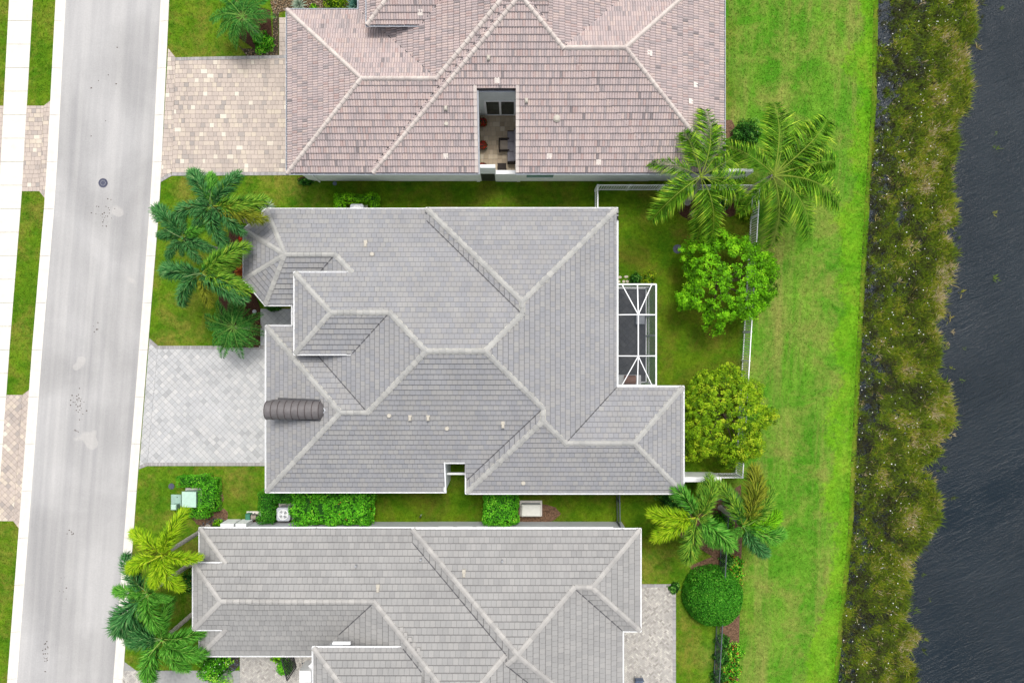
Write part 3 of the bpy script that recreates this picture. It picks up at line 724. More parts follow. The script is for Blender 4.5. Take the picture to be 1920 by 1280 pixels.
    def valleys(s):
        for i in range(len(s.vols)):
            for j in range(i+1, len(s.vols)):
                for p in s.vols[i]:
                    for q in s.vols[j]:
                        if p[0]*q[0] + p[1]*q[1] > 0.95: continue
                        A = -p[4]*p[0] + q[4]*q[0]; B = -p[4]*p[1] + q[4]*q[1]; C = p[3] + p[4]*p[2] - q[3] - q[4]*q[2]; l2 = A*A + B*B
                        if l2 < 1e-9: continue
                        dx, dy = -B/math.sqrt(l2), A/math.sqrt(l2); x0, y0 = -A*C/l2, -B*C/l2; b = s.bounds[j]
                        t0 = ((b[0]+b[1])/2-x0)*dx + ((b[2]+b[3])/2-y0)*dy; run = []; lines = []
                        for t in np.arange(-30, 30, 0.05):
                            x, y = x0 + dx*(t+t0), y0 + dy*(t+t0); ok = s.inv(i, x, y) and s.inv(j, x, y)
                            if ok:
                                z = pz(p, x, y); ok = s.vz(i, x, y) > z - .002 and s.vz(j, x, y) > z - .002 and s.z(x, y) < z + .01
                                ok = ok and not any(a_ < x < b_ and c_ < y < d_ for a_, b_, c_, d_ in s.notches)
                                e = .15            # concave: higher on both sides than a straight chord
                                ok = ok and s.z(x - dy*e, y + dx*e) + s.z(x + dy*e, y - dx*e) > 2*z + .02
                            if ok: run.append((x, y, z))
                            elif run:
                                if len(run) > 6: lines.append((run[0], run[-1]))
                                run = []
                        if len(run) > 6: lines.append((run[0], run[-1]))
                        for a, c in lines:
                            mb = MB(); mb.bar((a[0], a[1], a[2] + .060), (c[0], c[1], c[2] + .060), .05, .03); mb.build('valley_shade_flashing', M['valley'], s.roof)  # dark strip over the tiles: flashing with the valley's shade painted in
    def gutters(s, skip):
        idx = 0; s.eaves = []
        for i, vol in enumerate(s.vols):
            for k, p in enumerate(vol):
                if (i, k) in skip: continue
                tx, ty = -p[1], p[0]; bx, by = p[0]*p[2], p[1]*p[2]; run = []; segs = []
                for t in np.arange(-40, 40, 0.02):
                    x, y = bx + tx*t, by + ty*t; xi, yi = x - p[0]*0.02, y - p[1]*0.02
                    ok = s.inv(i, xi, yi) and not any(a - .01 < xi < b + .01 and c - .3 < yi < d_ for a, b, c, d_ in s.notches)
                    if ok:
                        for j in range(len(s.vols)):
                            if j != i and s.inv(j, x + p[0]*0.08, y + p[1]*0.08) and s.vz(j, x + p[0]*.08, y + p[1]*.08) > p[3] - 0.06: ok = False; break
                            if j < i and s.inv(j, xi, yi) and abs(s.vz(j, xi, yi) - p[3]) < 0.03: ok = False; break
                    if ok: run.append((x, y))
                    elif run: segs.append((run[0], run[-1])); run = []
                if run: segs.append((run[0], run[-1]))
                for a, b in segs:
                    L = math.hypot(b[0]-a[0], b[1]-a[1])
                    if L < 0.25: continue
                    s.gutter(a, b, p[3], (p[0], p[1]), 0.002 * (idx % 7)); idx += 1
    def gutter(s, a, b, he, n, dz=0.0):
        mb = MB(); L = math.hypot(b[0]-a[0], b[1]-a[1]); tx, ty = (b[0]-a[0])/L, (b[1]-a[1])/L; ext = 0.07
        z1 = he + 0.015 + dz; z0 = he - 0.11 + dz
        def P(t, o, z): return (a[0] + tx*t + n[0]*o, a[1] + ty*t + n[1]*o, z)
        pr = [(0.0, z0-.10), (0.0, z1-.02), (0.010, z1-.02), (0.010, z0+.012), (0.060, z0+.012), (0.066, z1), (0.094, z1), (0.094, z1-.03), (0.07, z0), (0.012, z0-.005), (0.012, z0-.10)]
        m = len(pr); vs = [P(-ext, o, z) for o, z in pr] + [P(L+ext, o, z) for o, z in pr]
        fs = [(i, m+i, m+(i+1) % m, (i+1) % m) for i in range(m)]
        mb.add(vs, fs, 0.5)
        for e in (-ext, L+ext-.012):         # end caps
            mb.add([P(e, .0, z0), P(e+.012, .0, z0), P(e+.012, .088, z0), P(e, .088, z0), P(e, .0, z1), P(e+.012, .0, z1), P(e+.012, .088, z1-.003), P(e, .088, z1-.003)], [(4,5,6,7),(0,1,5,4),(1,2,6,5),(2,3,7,6),(3,0,4,7)], .5)
        t = 0.4
        while t < L:
            q = [P(t, -.01, z1), P(t+.03, -.01, z1), P(t+.03, .096, z1+.006), P(t, .096, z1+.006)]
            mb.add(q, [(0,1,2,3)], .5); t += 0.92 + s.r.uniform(-.1, .1)
        mb.build('gutter', s.gmat, s.root)
    def walls(s, gaps, inset):
        for i, vol in enumerate(s.vols):
            b = s.bounds[i]; ins = inset + 0.004*i; poly = [(b[0], b[2]), (b[1], b[2]), (b[1], b[3]), (b[0], b[3])]
            for p in vol: poly = clip(poly, -p[0], -p[1], p[2] - ins)
            if len(poly) < 3: continue
            poly = ccw(poly); mb = MB(); he = min(p[3] for p in vol); n = len(poly)
            NOGRASS.append(poly)
            for e in range(n):
                a, c = poly[e], poly[(e+1) % n]; L = math.hypot(c[0]-a[0], c[1]-a[1])
                if L < 0.05: continue
                mx_, my_ = (a[0]+c[0])/2, (a[1]+c[1])/2
                if not any(abs(pdist(p, mx_, my_) - ins) < 1e-3 for p in vol): continue
                parts = [(0.2, L)]
                for (gx0, gx1, gy) in gaps.get(i, []):
                    if abs(a[1]-gy) < 0.6 and abs(c[1]-gy) < 0.6:
                        lo, hi = sorted(((gx0-a[0])*(c[0]-a[0])/L, (gx1-a[0])*(c[0]-a[0])/L)); parts = [(0.2, lo), (hi, L)]
                tx, ty = (c[0]-a[0])/L, (c[1]-a[1])/L; nx, ny = ty, -tx
                for l0, l1 in parts:
                    if l1 - l0 < 0.02: continue
                    q = [(a[0]+tx*l0, a[1]+ty*l0), (a[0]+tx*l1, a[1]+ty*l1), (a[0]+tx*l1-nx*.2, a[1]+ty*l1-ny*.2), (a[0]+tx*l0-nx*.2, a[1]+ty*l0-ny*.2)]
                    mb.prism(q, -0.03, he - 0.06)
            mb.build('wall', s.M[4], s.root)
BIG = 60
# --- pink-tiled house at the top
notch1 = (-2.05, 0.27, 8.0, 14.35)
h1 = House('house', 'house with pinkish ridged tile roof and open courtyard beside the tan driveway', (0, 16, 0),
    [rect(-9.14, None, 10.02, 27.2), rect(-13.4, None, 10.02, 19.75), rect(-8.27, 9.15, 10.0, 27.05, 3.55), rect(None, 12.6, 10.02, 22.6, 3.55), rect(-8.3, None, 18.1, 22.9, 5.04)],
    [notch1], M['tile_pink'], M['cap_pink'], M['mortar_pink'], M['deck_pink'], 0.345, 0.30, True, M['wall'],
    [(-9.14, 2, 10.02, 27.2), (-13.4, -1, 10.02, 19.75), (-8.27, 9.15, 9.9, 27.05), (0, 12.6, 10.02, 22.6), (-8.3, 1, 18.1, 22.9)], 0.14, 3)
h1.gmat = M['gutter_grey']
h1.build(gutter_skip=[(2, 0)], wall_gaps={2: [(-1.95, 0.2, 10.42)], 0: [(-2.2, 0.4, 10.44)], 3: [(-2.2, 0.4, 10.44)]}, inset=0.34)
# --- grey house in the middle
bay = rect(None, None, 2.195, 7.86) + [(-1.0, 0.0, 15.97, 3.4, SL)]
apex = (-13.14, 5.03)
for a, b in (((-14.64, 7.86), (-15.97, 6.65)), ((-15.97, 3.70), (-14.70, 2.195))):
    dx, dy = b[0]-a[0], b[1]-a[1]; L = math.hypot(dx, dy); n_ = (dy/L, -dx/L)
    if n_[0] > 0: n_ = (-n_[0], -n_[1])
    d_ = n_[0]*a[0] + n_[1]*a[1]; dist = d_ - n_[0]*apex[0] - n_[1]*apex[1]
    bay.append((n_[0], n_[1], d_, 3.4, 2.833*SL/dist))
notch2 = (-3.95, -2.74, -9.4, -7.05)
h2 = House('house', 'large light grey tile house with screened porch in the middle', (-4, 0, 0),
    [rect(-13.08, 6.2, -8.94, 7.86, 3.4, hE=3.7), rect(-14.64, None, -8.94, 0.89), rect(-5.05, 6.2, None, 7.84, 3.7), rect(-2.70, 6.2, -8.95, None, 3.7),
     rect(None, 10.12, -8.95, -2.70, 3.7), bay, rect(-12.42, None, -0.70, 3.92, 5.04)],
    [notch2], M['tile_grey'], M['cap_grey'], M['mortar'], M['deck'], 0.296, 0.30, False, M['wall'],
    [(-13.08, 6.2, -8.94, 7.86), (-14.64, -5, -8.94, 0.89), (-5.05, 6.2, 0, 7.84), (-2.70, 6.2, -8.95, -3), (2, 10.12, -8.95, -2.70), (-15.97, -9, 2.195, 7.86), (-12.42, -6, -0.70, 3.92)], 0.145, 5)
h2.build(gutter_skip=[(2, 0), (3, 0)], wall_gaps={0: [(-4.0, -2.6, -8.5)]})
# --- warm grey house at the bottom
h3 = House('house', 'warm grey tile house at the bottom with brick patio and brick drive', (-6, -16, 0),
    [rect(-11.67, 5.96, -30.0, -11.14, 3.4), rect(-18.6, None, -18.7, -11.14), rect(-5.9, 6.54, -23.6, -11.12, 3.7), rect(None, 7.58, -17.1, -11.12, 3.7),
     rect(-18.62, None, -16.82, -12.98, 4.17), rect(-11.17, None, -22.6, -17.22, 5.7)],
    [], M['tile_warm'], M['cap_warm'], M['cap_warm'], M['deck'], 0.357, 0.30, False, M['wallgrey'],
    [(-11.67, 5.96, -30, -11.14), (-18.6, -7, -18.7, -11.14), (-5.9, 6.54, -23.6, -11.12), (0, 7.58, -17.1, -11.12), (-18.62, -13, -16.82, -12.98), (-11.17, -5, -22.6, -17.22)], 0.145, 9)
h3.build(gutter_skip=[(2, 0)], inset=0.5)

# ------------------------------------------------------------------ house details
def on_wall(name, parent, x0, x1, y, z0, z1, face, mat_f, mat_g, panes=2, fr=.06):
    """window or sliding door in a wall that runs along x; face = +1 looks north, -1 south"""
    wn = MB(); d = 0.05 * face; a, b = sorted((y, y + d))
    for q in ((x0, x1, a, b, z0, z0+fr), (x0, x1, a, b, z1-fr, z1)): wn.box(*q)
    for k in range(panes+1):
        xx = x0 + (x1-x0-fr)*k/panes; wn.box(xx, xx+fr, a+.002, b-.002 if face > 0 else b, z0+fr, z1-fr)
    o = wn.build(name, mat_f, parent)
    for k in range(panes):
        g = MB(); xa = x0 + (x1-x0-fr)*k/panes + fr; xb = x0 + (x1-x0-fr)*(k+1)/panes; g.box(xa, xb, min(y, y+d*.5), max(y, y+d*.5), z0+fr, z1-fr); g.build('pane', mat_g, o)
    return o
# pink house: courtyard walls, sliding door, gate and low wall
x0n, x1n, yn = -2.05, 0.27, 14.6
mb = MB(); mb.box(x0n-.2, x1n+.3, yn, yn+.2, 0, 5.05); mb.build('wall', M['wall'], h1.root)
mb = MB(); mb.box(x0n-.22, x0n-.02, 10.3, yn-.003, 0, 3.6); mb.build('wall', M['wall'], h1.root)
mb = MB(); mb.box(x1n+.06, x1n+.26, 10.3, yn-.003, 0, 3.6); mb.build('wall', M['wall'], h1.root)
on_wall('sliding_door', h1.root, -1.72, 0.25, yn, 0.12, 2.75, -1, M['whiter'], M['glass'], 2, .13)
h1.gutter((x1n-.02, 14.35), (x0n+.02, 14.35), 5.08, (0, -1))
for side, xx in ((1, x0n), (-1, x1n)):      # sloping verge of the roof cut: barge tiles, with a gutter on the west side
    for k in range(13):
        y0 = 10.0 + k*.345; z = 3.55 + (y0-10.0)*SL; mb = MB(); a, b = (xx-.14, xx+.05) if side > 0 else (xx-.05, xx+.14)
        mb.add([(a, y0, z+.115), (b, y0, z+.115), (b, y0+.38, z+.115+.12), (a, y0+.38, z+.115+.12), (a, y0, z-.12), (b, y0, z-.12), (b, y0+.38, z-.0), (a, y0+.38, z-.0)],
               [(0,1,2,3),(4,5,1,0),(5,6,2,1),(7,4,0,3),(6,7,3,2)], rnd.random()); mb.build('barge_tile', M['cap_pink'], h1.roof)
mb = MB(); mb.bar((x0n+.10, 9.95, 3.42), (x0n+.10, 14.3, 3.42+4.3*SL), .09, .08); mb.build('gutter', M['greybox'], h1.root)
mb = MB(); mb.box(-1.05, 0.35, 10.32, 10.56, 0, 2.0); mb.build('courtyard_wall', M['white'], h1.root)
mb = MB(); mb.box(-2.0, -1.07, 10.36, 10.41, .05, 1.9); mb.build('courtyard_gate', M['dark'], h1.root)
pave('courtyard_paving', [[(x0n, 10.57), (x1n+.05, 10.57), (x1n+.05, yn-.01), (x0n, yn-.01)]], 'grid', 0.30, 0, M['paver_court'], M['joint'], singles=120)
on_wall('window', h1.root, 0.85, 2.65, 10.36, 1.0, 2.3, -1, M['white'], M['glass_light'], 1)
mb = MB(); mb.tube([(-12.4, 10.28, 0.1), (-12.4, 10.28, 3.2), (-12.4, 10.0, 3.35)], .05, 6); mb.build('downpipe', M['whiter'], h1.root)
# east garden wall of the pink house
t = thing('garden_wall', 'white stucco garden wall stub behind the coconut palms', 'wall', (13.0, 10.6, 0)); mb = MB(); mb.box(12.27, 14.9, 10.45, 10.65, 0, 2.0, ch=.02); mb.build('wall_panel', M['wall'], t)
# middle house notch: white beam, side wall and floor
mb = MB(); mb.box(-3.96, -2.72, -8.12, -8.0, 2.3, 2.5); mb.build('beam', M['whiter'], h2.root)
for xa, xb in ((-4.06, -3.96), (-2.70, -2.60)):
    mb = MB(); mb.box(xa, xb, -8.9, -7.06, 0, 3.55); mb.build('wall', M['wall'], h2.root)
mb = MB(); mb.box(-4.0, -2.6, -7.06, -6.9, 0, 4.0); mb.build('wall', M['wall'], h2.root)
h2.gutter((-2.74, -7.05), (-3.95, -7.05), 4.18, (0, -1))
mb = MB(); mb.bar((-3.94, -8.98, 3.44), (-3.94, -7.05, 3.44+1.9*SL), .07, .16); mb.build('rake_trim', M['whiter'], h2.root)
mb = MB(); mb.bar((-2.745, -8.98, 3.72), (-2.745, -7.05, 3.72), .07, .16); mb.build('rake_trim', M['whiter'], h2.root)
mb = MB(); mb.box(-3.95, -2.7, -7.95, -7.07, .03, .06); mb.build('floor_slab', M['slab_dark'], h2.root)
on_wall('door', h2.root, -3.8, -2.85, -7.06, 0.08, 2.1, -1, M['white'], M['glass'], 1)
# entry walls
mb = MB(); mb.box(-12.2, -12.0, -0.3, 3.5, 3.0, 4.9); mb.build('wall', M['wall'], h2.root)
# barrel-vault metal canopy over the garage
a = G3(496, 770, 5.3); b = G3(598, 770, 5.3)
bx0, bx1, byc, br, bz = a[0], b[0], a[1], 0.53, 4.92
can = MB(); seg = 14; nb = 8
def arch(x, rr):
    pts = [(x, byc - rr, 3.3)] + [(x, byc - rr*math.cos(math.pi*q/seg), bz + rr*1.08*math.sin(math.pi*q/seg)) for q in range(seg+1)] + [(x, byc + rr, 3.3)]
    return pts
m_ = seg + 3
xsn = [bx0 + (bx1-bx0)*k/nb for k in range(nb+1)]
for k, x in enumerate(xsn): can.v += arch(x, br)
can.v += arch(bx1 + .20, br*.55)
for k in range(nb+1):
    for q in range(m_-1): i = k*m_+q; can.f.append((i, i+m_, i+m_+1, i+1)); can.t.append(.5)
can.f.append(tuple(range(m_-1, -1, -1))); can.f.append(tuple(range((nb+1)*m_, (nb+2)*m_))); can.t += [.5, .5]
co = can.build('metal_canopy', M['brownmetal'], h2.root)
for k in range(nb+1):
    x = xsn[k] + (.02 if k == 0 else 0); sm = MB()
    sm.tube([(x, byc - br*1.01*math.cos(math.pi*q/seg), bz + br*1.09*math.sin(math.pi*q/seg)) for q in range(seg+1)], .022, 5); sm.build('seam', M['brownseam'], co)
for sg in (-1, 1):
    m9 = MB(); ya_ = byc + sg*(br+.05)
    for k in range(8):
        xa = bx0 + .25 + (bx1-bx0-.25)*k/8; xb = bx0 + .25 + (bx1-bx0-.25)*(k+1)/8
        m9.add([(xa, ya_-.05, h2.z(xa, ya_)+.085), (xb, ya_-.05, h2.z(xb, ya_)+.085), (xb, ya_+.05, h2.z(xb, ya_)+.085), (xa, ya_+.05, h2.z(xa, ya_)+.085)], [(0,1,2,3)])
    m9.build('flashing', M['valley'], co)
fl = MB(); fl.add([(bx1-.1, byc-.62, h2.z(bx1-.1, byc)+.1), (bx1+.25, byc, h2.z(bx1+.25, byc)+.1), (bx1-.1, byc+.62, h2.z(bx1-.1, byc)+.1), (bx1+.33, byc, h2.z(bx1+.33, byc)+.05)], [(0,3,1),(1,3,2)]); fl.build('flashing', M['greybox'], co)
# vents
def vent(house, px, py, kind):
    x, y, z = house.hit(px, py); mb = MB()
    if kind == 'goose':
        mb.box(x-.085, x+.085, y-.22, y+.02, z-.05, z+.22, ch=.05); mb.box(x-.10, x+.10, y-.02, y+.2, z-.02, z+.10, ch=.01); n, m = 'roof_vent', M['cream']
    elif kind == 'flat': mb.lathe([(.13, z-.1), (.13, z+.09), (.10, z+.13)], x, y, 12); n, m = 'roof_vent', M['cream']
    elif kind == 'pipe': mb.tube([(x, y, z-.1), (x, y, z+.35)], .06, 10); n, m = 'vent_pipe', M['metal']
    else: mb.lathe([(.24, z-.12), (.24, z+.05), (.15, z+.16), (.05, z+.18)], x, y, 14); n, m = 'roof_vent', M['cream']
    mb.build(n, m, house.root)
for p in ((686, 457), (769, 781), (803, 781), (943, 795)): vent(h2, *p, 'goose')
for p in ((698, 477), (730, 779), (838, 803), (981, 905)): vent(h2, *p, 'flat')
for p in ((916, 107), (836, 201), (987, 187)): vent(h1, *p, 'goose')
vent(h1, 837, 233, 'flat'); vent(h1, 1044, 222, 'dome')
for p in ((709, 1101), (870, 1073)): vent(h3, *p, 'goose')
for p in ((669, 1058), (942, 1049), (790, 1046)): vent(h3, *p, 'pipe')
for p in ((788, 25), (932, 152), (836, 294), (1030, 294), (1122, 305), (1218, 101), (1304, 160), (1295, 191)):   # pale replacement tiles
    x, y, z = h1.hit(*p); e = .01; nxx = (h1.z(x+e, y)-h1.z(x-e, y))/(2*e); nyy = (h1.z(x, y+e)-h1.z(x, y-e))/(2*e)
    mb = MB(); w_ = .145
    q = [(x+a_*w_, y+b_*w_*1.05, z + a_*w_*nxx + b_*w_*1.05*nyy + .098) for a_, b_ in ((-1,-1),(1,-1),(1,1),(-1,1))]
    mb.add(q + [(a_, b_, c_-.06) for a_, b_, c_ in q], [(0,1,2,3),(0,4,5,1),(1,5,6,2),(2,6,7,3),(3,7,4,0)], .99); mb.build('replacement_tile', M['mortar_pink'], h1.roof)
# bottom house: windows in the north wall, flashing, entry
for xa, xb in ((826, 853), (860, 888), (895, 918)):
    on_wall('window', h3.root, G(xa, 985)[0], G(xb, 985)[0], -11.66, 1.2, 2.5, 1, M['white'], M['glass_light'], 1)
mb = MB(); q = G3(640, 1207, 5.6); mb.box(q[0]-.5, q[0]+.5, q[1]-.03, q[1]+.10, 5.45, 5.60); mb.build('flashing', M['whiter'], h3.root)
for k in range(5):
    x, y, z = h3.hit(753 + k*8, 1180 + k*9.5); mb = MB(); mb.box(x-.10, x+.10, y-.06, y+.16, z-.1, z+.10, ch=.01); mb.build('repair_patch', M['cap_warm'], h3.root)
mb = MB(); mb.bar((-12.7, -20.6, .55), (-11.6, -19.6, .55), .45, 1.1); mb.box(-13.3, -12.55, -21.3, -20.55, 0, 1.5, ch=.02); mb.build('entry_wall', M['white'], h3.root)
mb = MB(); mb.box(-12.5, -9.5, -24, -19.4, .03, .07); mb.build('entry_floor', M['wallgrey'], h3.root)
t = thing('entry_gate', 'black slatted metal gate at the entry of the bottom house', 'gate', (-13.1, -19.4, 0))
ga, gb = Vector(G3(537, 1222, 1.0)), Vector(G3(547, 1262, 1.0))
for z in (.15, 1.9):
    mb = MB(); mb.bar((ga.x, ga.y, z), (gb.x, gb.y, z), .05, .06); mb.build('rail', M['dark'], t)
for k in range(12):
    p = ga.lerp(gb, k/11); mb = MB(); mb.box(p.x-.025, p.x+.025, p.y-.02, p.y+.02, .05, 1.9); mb.build('bar', M['dark'], t)

# screened porch on the middle house
PZ = 3.15
px0, px1, py0, py1 = G(1158, 640, PZ)[0], G(1230, 640, PZ)[0], G(960, 722, PZ)[1], G(960, 533, PZ)[1]
pm = G(1195, 640, PZ)[0]; ya, yb = G(960, 590, PZ)[1], G(960, 667, PZ)[1]; rz = PZ + .28
por = MB(); por.box(px0, px1, py0, py1, .02, .05); porch = por.build('screen_porch', M['slab_dark'], h2.root)
def beam(a, b, w_=.085, h_=.10): m_ = MB(); m_.bar(a, b, w_*.72, h_*.9); m_.build('frame_beam', M['whiter'], porch)
for x in (px0, px1):
    beam((x, py0, PZ), (x, py1, PZ), .11, .12); beam((x, py0, .12), (x, py1, .12), .12, .16)
for y in (py0, py1):
    beam((px0, y, PZ+.003), (px1, y, PZ+.003), .11, .12); beam((px0, y, .123), (px1, y, .123), .10, .14)
    beam((pm, y, PZ), (pm, ya if y == py1 else yb, rz), .08, .1)
beam((px0, py1, 1.1), (px1, py1, 1.1), .05, .08); beam((px1, py0, 1.0), (px1, py1, 1.0), .05, .07)
beam((pm, ya, rz), (pm, yb, rz), .09, .1)
for y in (ya, yb):
    for x in (px0, px1): beam((x, y, PZ), (pm, y, rz+.004), .08, .09)
for x, y, yy_ in ((px0, py1, ya), (px1, py1, ya), (px0, py0, yb), (px1, py0, yb)): beam((x + (.25 if x == px0 else -.25), y, PZ+.006), (pm, yy_, rz+.008), .07, .09)
for y in (py0, yb, (ya+yb)/2, ya, py1):
    m_ = MB(); m_.box(px1-.045, px1+.045, y-.04, y+.04, .2, PZ-.06); m_.build('post', M['whiter'], porch)
sc_ = MB(); e = .03
sc_.add([(px1, py0, .2), (px1, py1, .2), (px1, py1, PZ), (px1, py0, PZ)], [(0,1,2,3)]); sc_.add([(px0, py1, .2), (px1, py1, .2), (px1, py1, PZ), (px0, py1, PZ)], [(0,1,2,3)])
sc_.build('wall_screen', M['screen'], porch)
sc_ = MB(); P_ = {'a': (px0, py1, PZ), 'b': (px1, py1, PZ), 'c': (px1, py0, PZ), 'd': (px0, py0, PZ), 'e': (pm, ya, rz), 'f': (pm, yb, rz)}
for f in ('abe', 'becf', 'cdf', 'dafe'):
    pts = [P_[c] for c in ({'becf': 'bcfe', 'dafe': 'daef'}.get(f, f))]; sc_.add(pts, [tuple(range(len(pts)))])
sc_.build('roof_screen', M['screen'], porch)
pave('porch_floor', [[(px0, py0+.1), (px1-.1, py0+.1), (px1-.1, py1-.1), (px0, py1-.1)]], 'square', .3, R(45), M['slab_dark'], M['soil'], z=.05, singles=100)
t = thing('grill_cart', 'white outdoor grill cart with copper coloured lid inside the screened porch', 'grill', (*G(1183, 711), .08))
gx, gy = G(1181, 712, .9)
mb = MB(); mb.box(gx-.72, gx+.72, gy-.30, gy+.30, .12, .86, ch=.02); mb.build('cabinet', M['white'], t)
mb = MB(); mb.tube([(gx-.36, gy, .86), (gx+.36, gy, .86)], .29, 14); mb.build('lid', M['copper'], t)
mb = MB(); mb.tube([(gx-.3, gy+.32, .98), (gx+.3, gy+.32, .98)], .025, 6); mb.build('handle', M['metal'], t)
for sx in (-1, 1):
    for sy in (-1, 1):
        mb = MB(); mb.lathe([(.05, .08), (.05, .13)], gx+sx*.6, gy+sy*.22, 8); mb.build('foot', M['dark'], t)
t = thing('patio_bench', 'grey bench near the planter inside the screened porch', 'bench', (*G(1202, 598), .08))
qx, qy = G(1201, 598, .5)
mb = MB(); mb.box(qx-.28, qx+.28, qy-.33, qy+.33, .42, .52, ch=.02); mb.build('seat', M['greybox'], t)
for sx in (-1, 1):
    for sy in (-1, 1): mb = MB(); mb.box(qx+sx*.22-.03, qx+sx*.22+.03, qy+sy*.27-.03, qy+sy*.27+.03, .08, .42); mb.build('leg', M['greybox'], t)

# courtyard things of the pink house
def pot(px, py, label):
    x, y = G(px, py, .5); t = thing('flower_pot', label, 'flower pot', (x, y, .06), 'red flower pots in the courtyard')
    mb = MB(); mb.lathe([(.17, .06), (.27, .45), (.29, .47), (.25, .46), (.2, .40)], x, y, 16); mb.build('pot', M['pot'], t)
    scatter_dome('flowers', x, y, .44, .30, .22, 170, .075, M['red'], t); scatter_dome('leaves', x, y, .42, .34, .12, 90, .09, M['leaf_dark'], t)
def leaf_arrays(P, Nrm, size, rs, tilt=0.6, aspect=0.55):
    """rhombic leaves at P facing about Nrm"""
    n = len(P); d = Nrm + rs.normal(0, tilt, (n, 3)); d /= np.linalg.norm(d, axis=1)[:, None] + 1e-9
    r = rs.normal(0, 1, (n, 3)); u = np.cross(d, r); u /= np.linalg.norm(u, axis=1)[:, None] + 1e-9; v = np.cross(d, u)
    s_ = (size * rs.uniform(.65, 1.35, n))[:, None]
    V = np.stack([P - u*s_*.5, P + v*s_*.5*aspect, P + u*s_*.5 - d*s_*.12, P - v*s_*.5*aspect], 1).reshape(-1, 3)
    return V, np.arange(4*n).reshape(-1, 4)
def scatter_dome(name, x, y, z, r, h, n, size, mat, parent, seed=None, tl=0.0, power=.5):
    rs = np.random.default_rng(seed or int(abs(x*91 + y*37)*10) + n)
    a = rs.uniform(0, 2*np.pi, n); k = rs.random(n)**power; ph = k*np.pi/2
    Nn = np.stack([np.sin(ph)*np.cos(a), np.sin(ph)*np.sin(a), np.cos(ph)], 1); sh = rs.uniform(.82, 1.03, n)[:, None]
    P = np.array([x, y, z]) + Nn*np.array([r, r, h])*sh
    V, F = leaf_arrays(P, Nn, size, rs); T = np.clip(rs.normal(.5, .2, n) + (Nn[:, 2]-.6)*.25 + tl, 0, 1)
    return np_obj(name, V, F, T, mat, parent)
for p, l in (((905, 229), 'red flowers in dark pot by the sliding door, topmost in the courtyard'), ((905, 272), 'red flowers in dark pot, middle one along the courtyard wall'), ((905, 313), 'red flowers in dark pot beside the dark courtyard gate')): pot(*p, l)
x, y = G(945, 272, .4); t = thing('armchair', 'taupe cushioned patio chair with dark frame in the courtyard', 'armchair', (x, y, .06))
mb = MB(); mb.box(x-.26, x+.26, y-.32, y+.32, .3, .44, ch=.03); mb.build('cushion', M['taupe'], t)
mb = MB()
for q in ((x-.34, x+.34, y+.33, y+.40, .3, .62), (x-.34, x+.34, y-.40, y-.33, .3, .62), (x-.34, x-.28, y-.33, y+.33, .25, .7)): mb.box(*q, ch=.015)
mb.build('frame', M['wicker'], t)
for sx in (-1, 1):
    for sy in (-1, 1): mb = MB(); mb.box(x+sx*.28-.03, x+sx*.28+.03, y+sy*.34-.03, y+sy*.34+.03, .06, .3); mb.build('leg', M['wicker'], t)
x, y = G(962, 274, .5); t = thing('patio_sofa', 'grey cushioned patio sofa along the right courtyard wall', 'sofa', (x, y, .06))
mb = MB(); mb.box(x-.36, x+.22, y-1.05, y+1.05, .1, .32, ch=.02); mb.box(x-.34, x+.20, y-1.07, y-1.0, .32, .66, ch=.02); mb.build('frame', M['wicker'], t)
for k in range(3): mb = MB(); mb.box(x-.36, x+.14, y-1.0+k*.66, y-1.0+k*.66+.645, .32, .48, ch=.05); mb.build('seat_cushion', M['cushion'], t)
mb = MB(); mb.box(x+.05, x+.22, y-1.0, y+1.0, .48, .85, ch=.05); mb.build('backrest', M['cushion'], t)
x, y = G(941, 312, .4); t = thing('side_table', 'small dark wicker table near the white courtyard wall', 'table', (x, y, .06))
mb = MB(); mb.box(x-.28, x+.28, y-.2, y+.2, .38, .44, ch=.01); mb.build('tabletop', M['wicker'], t)
for sx in (-1, 1):
    for sy in (-1, 1): mb = MB(); mb.box(x+sx*.24-.025, x+sx*.24+.025, y+sy*.16-.025, y+sy*.16+.025, .06, .38); mb.build('leg', M['wicker'], t)

# ------------------------------------------------------------------ fences and garden walls
_pk = {}
def fence(name, label, a, b, h, mat, gap=.115, pk=.03, post_every=1.9, group=None, rails=(.15, 1.0)):
    a, b = Vector((*a, 0)), Vector((*b, 0)); L = (b-a).length; d = (b-a)/L; ang = math.atan2(d.y, d.x)
    t = thing(name, label, 'fence', tuple((a+b)/2), group)
    for k in rails:
        z = h*k - (.03 if k == 1.0 else 0); mb = MB(); mb.bar((a.x, a.y, z), (b.x, b.y, z), .055 if k == 1.0 else .045, .05); mb.build('rail', mat, t)
    key = (mat.name, h)
    if key not in _pk:
        m1 = MB(); m1.box(-pk/2, pk/2, -.012, .012, .06, h-.055); m2 = MB(); m2.box(-.045, .045, -.045, .045, 0, h+.03, ch=.02); _pk[key] = (m1.mesh('picket', mat), m2.mesh('post', mat))
    n = int(L/gap)
    for i in range(n+1):
        p = a + d*(i*L/n); o = bpy.data.objects.new('picket', _pk[key][0]); link(o, t); o.location = p; o.rotation_euler.z = ang
    n = max(1, round(L/post_every))
    for i in range(n+1):
        p = a + d*(i*L/n); o = bpy.data.objects.new('post', _pk[key][1]); link(o, t); o.location = p; o.rotation_euler.z = ang
    return t
FH = 1.5
fn0 = G(1121, 347, FH); fn1 = G(1425, 347, FH); fs1 = G(1392.8, 895, FH)
fence('picket_fence', 'white aluminium picket fence along the side of the pink house', fn0, fn1, FH, M['whiter'], .155, .058, group='white picket fences')
